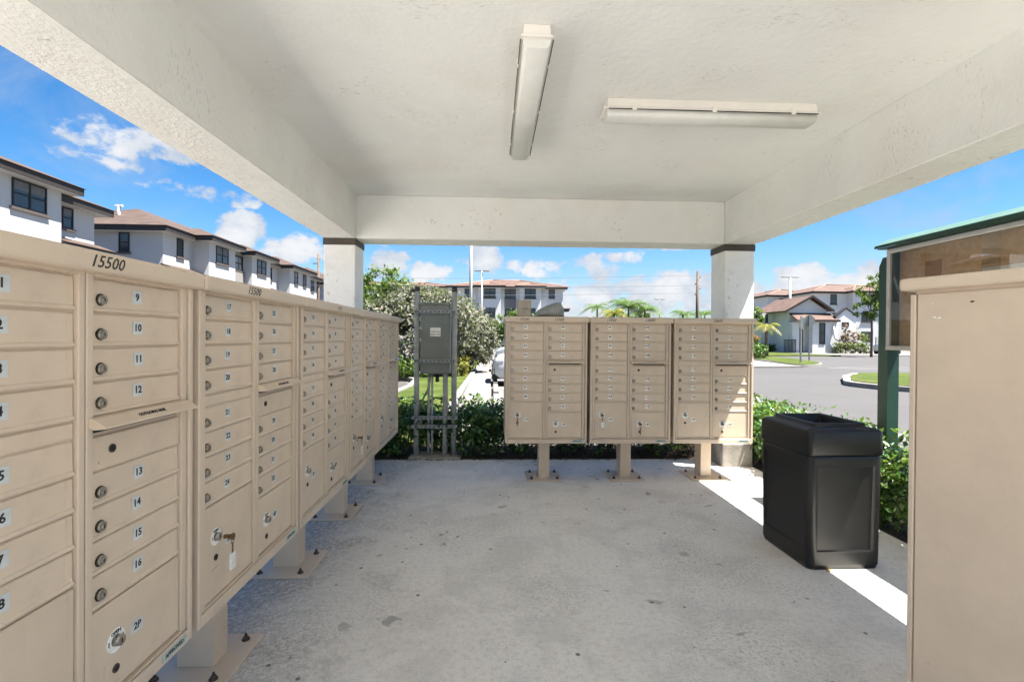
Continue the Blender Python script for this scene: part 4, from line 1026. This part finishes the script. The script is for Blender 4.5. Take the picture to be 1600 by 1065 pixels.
# gatehouse
G = thing('gatehouse', 'small white gatehouse with gabled tile roof and curved wing wall at the road', 'gatehouse')
gx0, gx1, gy0, gy1 = 33.2, 37.6, 52.5, 58.5
b = MB(); b.prism([(gx0, -.1), (gx1, -.1), (gx1, 4.75), ((gx0+gx1)/2+.2, 6.05), (gx0, 4.75)], 'y', gy0, gy1); obj('wall', b, 'gatewall', G)
rm = (gx0+gx1)/2+.2
for s_, xe in ((-1, gx0-.75), (1, gx1+.5)):
    b = MB(); zt = 6.25; ze_ = 4.75-.02 - (.22 if s_ < 0 else .1)
    b.prism([(rm, zt), (rm, zt+.14), (xe, ze_+.14), (xe, ze_)], 'y', gy0-.55, gy1+.4); obj('roof', b, 'tile', G)
    b = MB(); b.prism([(rm, zt-.10), (rm, zt+.16), (xe, ze_+.16), (xe, ze_-.10)], 'y', gy0-.62, gy0-.56); obj('rake_board', b, 'fascia', G)
obj('wall', MB().box(31.85, 33.2, 55.5, 58.6, -.1, 4.55), 'gatewall', G)
window(G, 'y', 32.3, 32.6, 3.4, 4.4, 55.5, 0, False); window(G, 'y', 32.3, 32.6, .9, 2.9, 55.5, 0, False)
obj('wall', MB().box(35.2, 37.9, 51.3, 52.49, -.1, 3.5), 'gatewall', G)
obj('porch_wall', MB().box(33.3, 34.1, 51.9, 52.49, -.1, 3.4), 'gatewall', G)
b = MB(); b.prism([(51.0, 3.50), (51.0, 3.62), (52.5, 4.45), (52.5, 4.3)], 'x', 33.3, 38.1); obj('porch_roof', b, 'tile', G)
obj('porch_fascia', MB().box(35.1, 38.1, 50.94, 50.998, 3.42, 3.66), 'fascia', G)
b = MB(); b.prism([(34.25+.62*.5*(1-math.cos(a)), 2.35+.5*math.sin(a)) for a in np.linspace(0, math.pi, 9)][::-1] + [(34.25, -.05), (34.87, -.05)], 'y', 52.42, 52.48); obj('arched_door', b, 'winframe', G)
window(G, 'y', 35.95, 36.6, .95, 3.3, 51.3, 0, False)
b = MB()
for k in range(9): b.box(32.2+k*.16, 32.26+k*.16, 51.6, 51.66, 0, 1.4)
b.box(32.15, 33.6, 51.59, 51.67, 1.4, 1.46); obj('gate_railing', b, 'winframe', G)
# curved wing wall outline (x,z)
pts = [(37.9, -.1), (37.9, 4.05), (39.0, 4.85), (40.2, 4.05), (40.2, 2.3)]
pts += [(40.2+1.35*(1-math.cos(a)), 2.3-1.2*math.sin(a)) for a in np.linspace(.2, math.pi/2, 7)] + [(42.6, 1.05), (42.6, -.1)]
b = MB(); b.prism(pts, 'y', 51.35, 51.65); obj('wing_wall', b, 'gatewall', G)
b = MB(); b.prism([(37.75, 3.95), (37.75, 4.1), (39.0, 5.02), (40.35, 4.1), (40.35, 3.95), (39.0, 4.87)], 'y', 51.25, 51.75); obj('gable_coping', b, 'fascia', G)
b = MB(); b.tube([(37.45, 51.1, 3.0), (37.45, 51.1, 2.2), (37.55, 51.1, 1.7), (37.8, 51.1, 1.4), (38.2, 51.1, 1.3)], .09, 8); obj('curved_coping', b, 'gatewall', G)
obj('wall_vent', MB().box(38.55, 39.35, 51.33, 51.36, 2.95, 3.4), 'winframe', G)

# ================================================================== POLES, SIGNS, WIRES
def lamp_pole(label, x, y, h, r, arm, m='poledark'):
    t = thing('lamp_pole', label, 'lamp pole', (x, y, 0))
    obj('pole', MB().cyl((0, 0, -.1), (0, 0, h), r, r*.75, 12), m, t)
    if arm:
        for s_ in (-1, 1):
            obj('lamp_head', MB().box(min(s_*.1, s_*arm), max(s_*.1, s_*arm), -.16, .16, h-.02, h+.10, .02, 1), 'poledark', t)
    return t
lamp_pole('thick pale pole rising behind the silver shrubs to the roof edge', -1.10, 24, 8.5, .085, 0, 'polewhite')
lamp_pole('twin headed parking lamp in front of the central tiled roof', -1.25, 55, 9.0, .09, .85, 'polewhite')
lamp_pole('small twin headed lamp pole between the palms and the wooden pole', 21.2, 60, 6.4, .07, .6)
lamp_pole('twin headed lamp pole over the gatehouse roof at right', 41.3, 65, 10.1, .20, 1.2, 'polewhite')
t = thing('utility_pole', 'tall wooden utility pole with insulators left of the right column', 'utility pole', (21.7, 50, 0))
obj('pole', MB().cyl((0, 0, -.1), (0, 0, 8.6), .19, .13, 12), 'wood', t)
for k, zz in enumerate((7.9, 7.2, 6.7, 6.1)): obj('insulator', MB().box(-.28 if k % 2 else .08, -.08 if k % 2 else .30, -.06, .06, zz, zz+.12), 'poledark', t)
t = thing('utility_pole', 'utility pole beyond the left apartment roofs', 'utility pole', (-22.2, 62, 0))
obj('pole', MB().cyl((0, 0, -.1), (0, 0, 11.9), .17, .13, 10), 'wood', t); obj('insulator', MB().box(-.7, .1, -.06, .06, 10.6, 10.72).box(-.25, .25, -.06, .06, 11.2, 11.3), 'poledark', t)
for k, (zz, nm) in enumerate(((8.15, 'highest'), (7.1, 'middle'), (6.3, 'lowest'))):
    zl = zz+2.6
    pts = [(-60+i_*4.1, 62-(i_*4.1)*.15, zl+(zz-zl)*(i_/20)-1.2*math.sin(math.pi*i_/20)) for i_ in range(21)]
    tag(obj('overhead_wire', MB().tube(pts, .018, 5), 'wire'), f'{nm} of the thin overhead wires crossing the sky behind the pavilion', 'wire', 'overhead wires')
t = thing('road_sign', 'narrow street name sign seen edge on upon the left of two posts', 'road sign', (18.5, 28, 0), R(3))
obj('sign_post', MB().box(-.04, .04, -.04, .04, -.1, 2.8), 'grey_sign', t); obj('sign_plate', MB().box(-.10, .12, -.05, -.04, 2.05, 2.75, .01, 1), 'grey_sign', t)
t = thing('stop_sign', 'back of an octagonal stop sign on a leaning grey post at the verge', 'road sign', (21.6, 31.8, 0), R(-8))
obj('sign_post', MB().box(-.045, .045, -.03, .03, -.1, 3.1), 'grey_sign', t)
b = MB(); b.prism([(.40*math.cos(R(22.5+45*k)), 2.70+.40*math.sin(R(22.5+45*k))) for k in range(8)], 'y', .032, .040); obj('sign_plate', b, 'grey_sign', t)

# ================================================================== VEHICLES
def suv(loc, label, paint, rotz=0):
    """nose points to -x in local space; origin below the front bumper centre"""
    t = thing('parked_car', label, 'car', loc, rotz, 'cars parked nose in to the wheel stops')
    # lower body: stations (x, halfwidth, zbottom, zshoulder, ztop)
    st = [(0.0, .62, .36, .62, .66), (.06, .80, .26, .74, .80), (.22, .90, .22, .86, .93), (.60, .94, .22, .93, 1.00), (1.25, .95, .22, .98, 1.07), (2.4, .95, .22, 1.00, 1.08), (3.7, .95, .24, 1.02, 1.10), (4.35, .92, .28, 1.00, 1.08), (4.58, .84, .40, .92, 1.0)]
    b = MB(); rs = []
    for (x_, hw, zb, zs, zt) in st:
        prof = [(-hw*.86, zb), (-hw*.98, zb+.10), (-hw, (zb+zs)/2), (-hw*.97, zs), (-hw*.84, zt), (0, zt+.03), (hw*.84, zt), (hw*.97, zs), (hw, (zb+zs)/2), (hw*.98, zb+.10), (hw*.86, zb)]
        rs.append([b.b.verts.new((x_, y_, z_)) for y_, z_ in prof])
    for A, B in zip(rs, rs[1:]):
        for q in range(len(A)):
            f = b.b.faces.new((A[q], A[(q+1) % len(A)], B[(q+1) % len(A)], B[q])); f.smooth = True
    b.b.faces.new(rs[0]); b.b.faces.new(rs[-1])
    obj('body', b, paint, t)
    b = MB(); ca = [(1.05, .82, 1.04), (1.75, .66, 1.60), (2.3, .64, 1.68), (3.6, .63, 1.66), (4.25, .66, 1.50), (4.5, .76, 1.06)]
    A0 = [b.b.verts.new((x_, -w_ if k not in (0, 5) else -w_, z_)) for k, (x_, w_, z_) in enumerate(ca)]; A1 = [b.b.verts.new((x_, w_, z_)) for x_, w_, z_ in ca]
    b.b.faces.new(A0); b.b.faces.new(A1)
    for q in range(len(ca)): f = b.b.faces.new((A0[q], A0[(q+1) % 6], A1[(q+1) % 6], A1[q]))
    obj('cabin', b, 'carglass', t)
    obj('roof', MB().prism([(1.72, 1.585), (1.80, 1.64), (2.3, 1.715), (3.6, 1.695), (4.27, 1.53), (4.20, 1.50)], 'y', -.64, .64), paint, t)
    for s_ in (-1, 1):
        b = MB(); yy = s_*.93
        obj('headlight', MB().box(.07, .34, min(s_*.56, s_*.90), max(s_*.56, s_*.90), .66, .80, .03, 2), 'lampglass', t)
        obj('fog_lamp', MB().box(.035, .10, min(s_*.60, s_*.78), max(s_*.60, s_*.78), .36, .56, .02, 1), 'carglass', t)
        obj('mirror', MB().box(1.25, 1.42, min(s_*.93, s_*1.10), max(s_*.93, s_*1.10), 1.02, 1.17, .03, 2), paint, t)
        for xx in (.86, 3.62):
            wh = obj('wheel', MB().cyl((0, -s_*.10, 0), (0, s_*.11, 0), .35, .35, 24), 'rubber', t, (xx, s_*.86, .35))
            obj('rim', MB().cyl((0, s_*.105, 0), (0, s_*.118, 0), .235, .22, 20), 'alu', wh)
        for xx in (1.6, 2.75): obj('pillar', MB().box(xx+.5, xx+.57, min(s_*.64, s_*.80), max(s_*.64, s_*.80), 1.08, 1.64), paint, t)
    obj('grille', MB().box(-.012, .05, -.50, .50, .42, .68, .01, 1), 'carglass', t)
    obj('lower_bumper', MB().box(-.02, .5, -.80, .80, .22, .36, .03, 2), 'rubber', t)
    return t
suv((.02, 15.3, -.09), 'white SUV parked nearest, only its nose showing past the back mailboxes', 'carwhite')
suv((.10, 20.3, -.09), 'silver car parked behind the nearest white SUV', 'carsilver')
suv((.18, 25.2, -.09), 'white car parked farthest along the path', 'carwhite')
t = suv((-9.0, 14.2, -.09), 'dark car standing on the far road left of the electrical stand', 'cardark'); del t['group']
# golf cart
t = thing('golf_cart', 'white golf cart parked beside the curved white wall', 'golf cart', (42.0, 49.3, -.02))
obj('cart_body', MB().box(-1.15, 1.15, -.55, .55, .32, .72, .10, 3).box(-1.2, -.55, -.5, .5, .6, .98, .12, 3), 'hood_cart', t)
obj('seat', MB().box(.0, .55, -.5, .5, .72, .85, .03, 1).box(.5, .62, -.5, .5, .85, 1.25, .03, 1), 'poledark', t)
obj('canopy', MB().box(-.95, .95, -.58, .58, 1.78, 1.86, .04, 2), 'hood_cart', t)
for (a, b__) in ((-.85, -.5), (-.85, .5), (.85, -.5), (.85, .5)): obj('canopy_post', MB().box(a-.03, a+.03, b__-.03, b__+.03, .7, 1.79), 'poledark', t)
obj('windscreen', MB().box(-.80, -.78, -.5, .5, .98, 1.75), 'glass', t)
for a in (-.78, .78):
    for s_ in (-1, 1): obj('wheel', MB().cyl((a, s_*.42, .23), (a, s_*.58, .23), .23, .23, 16), 'rubber', t)
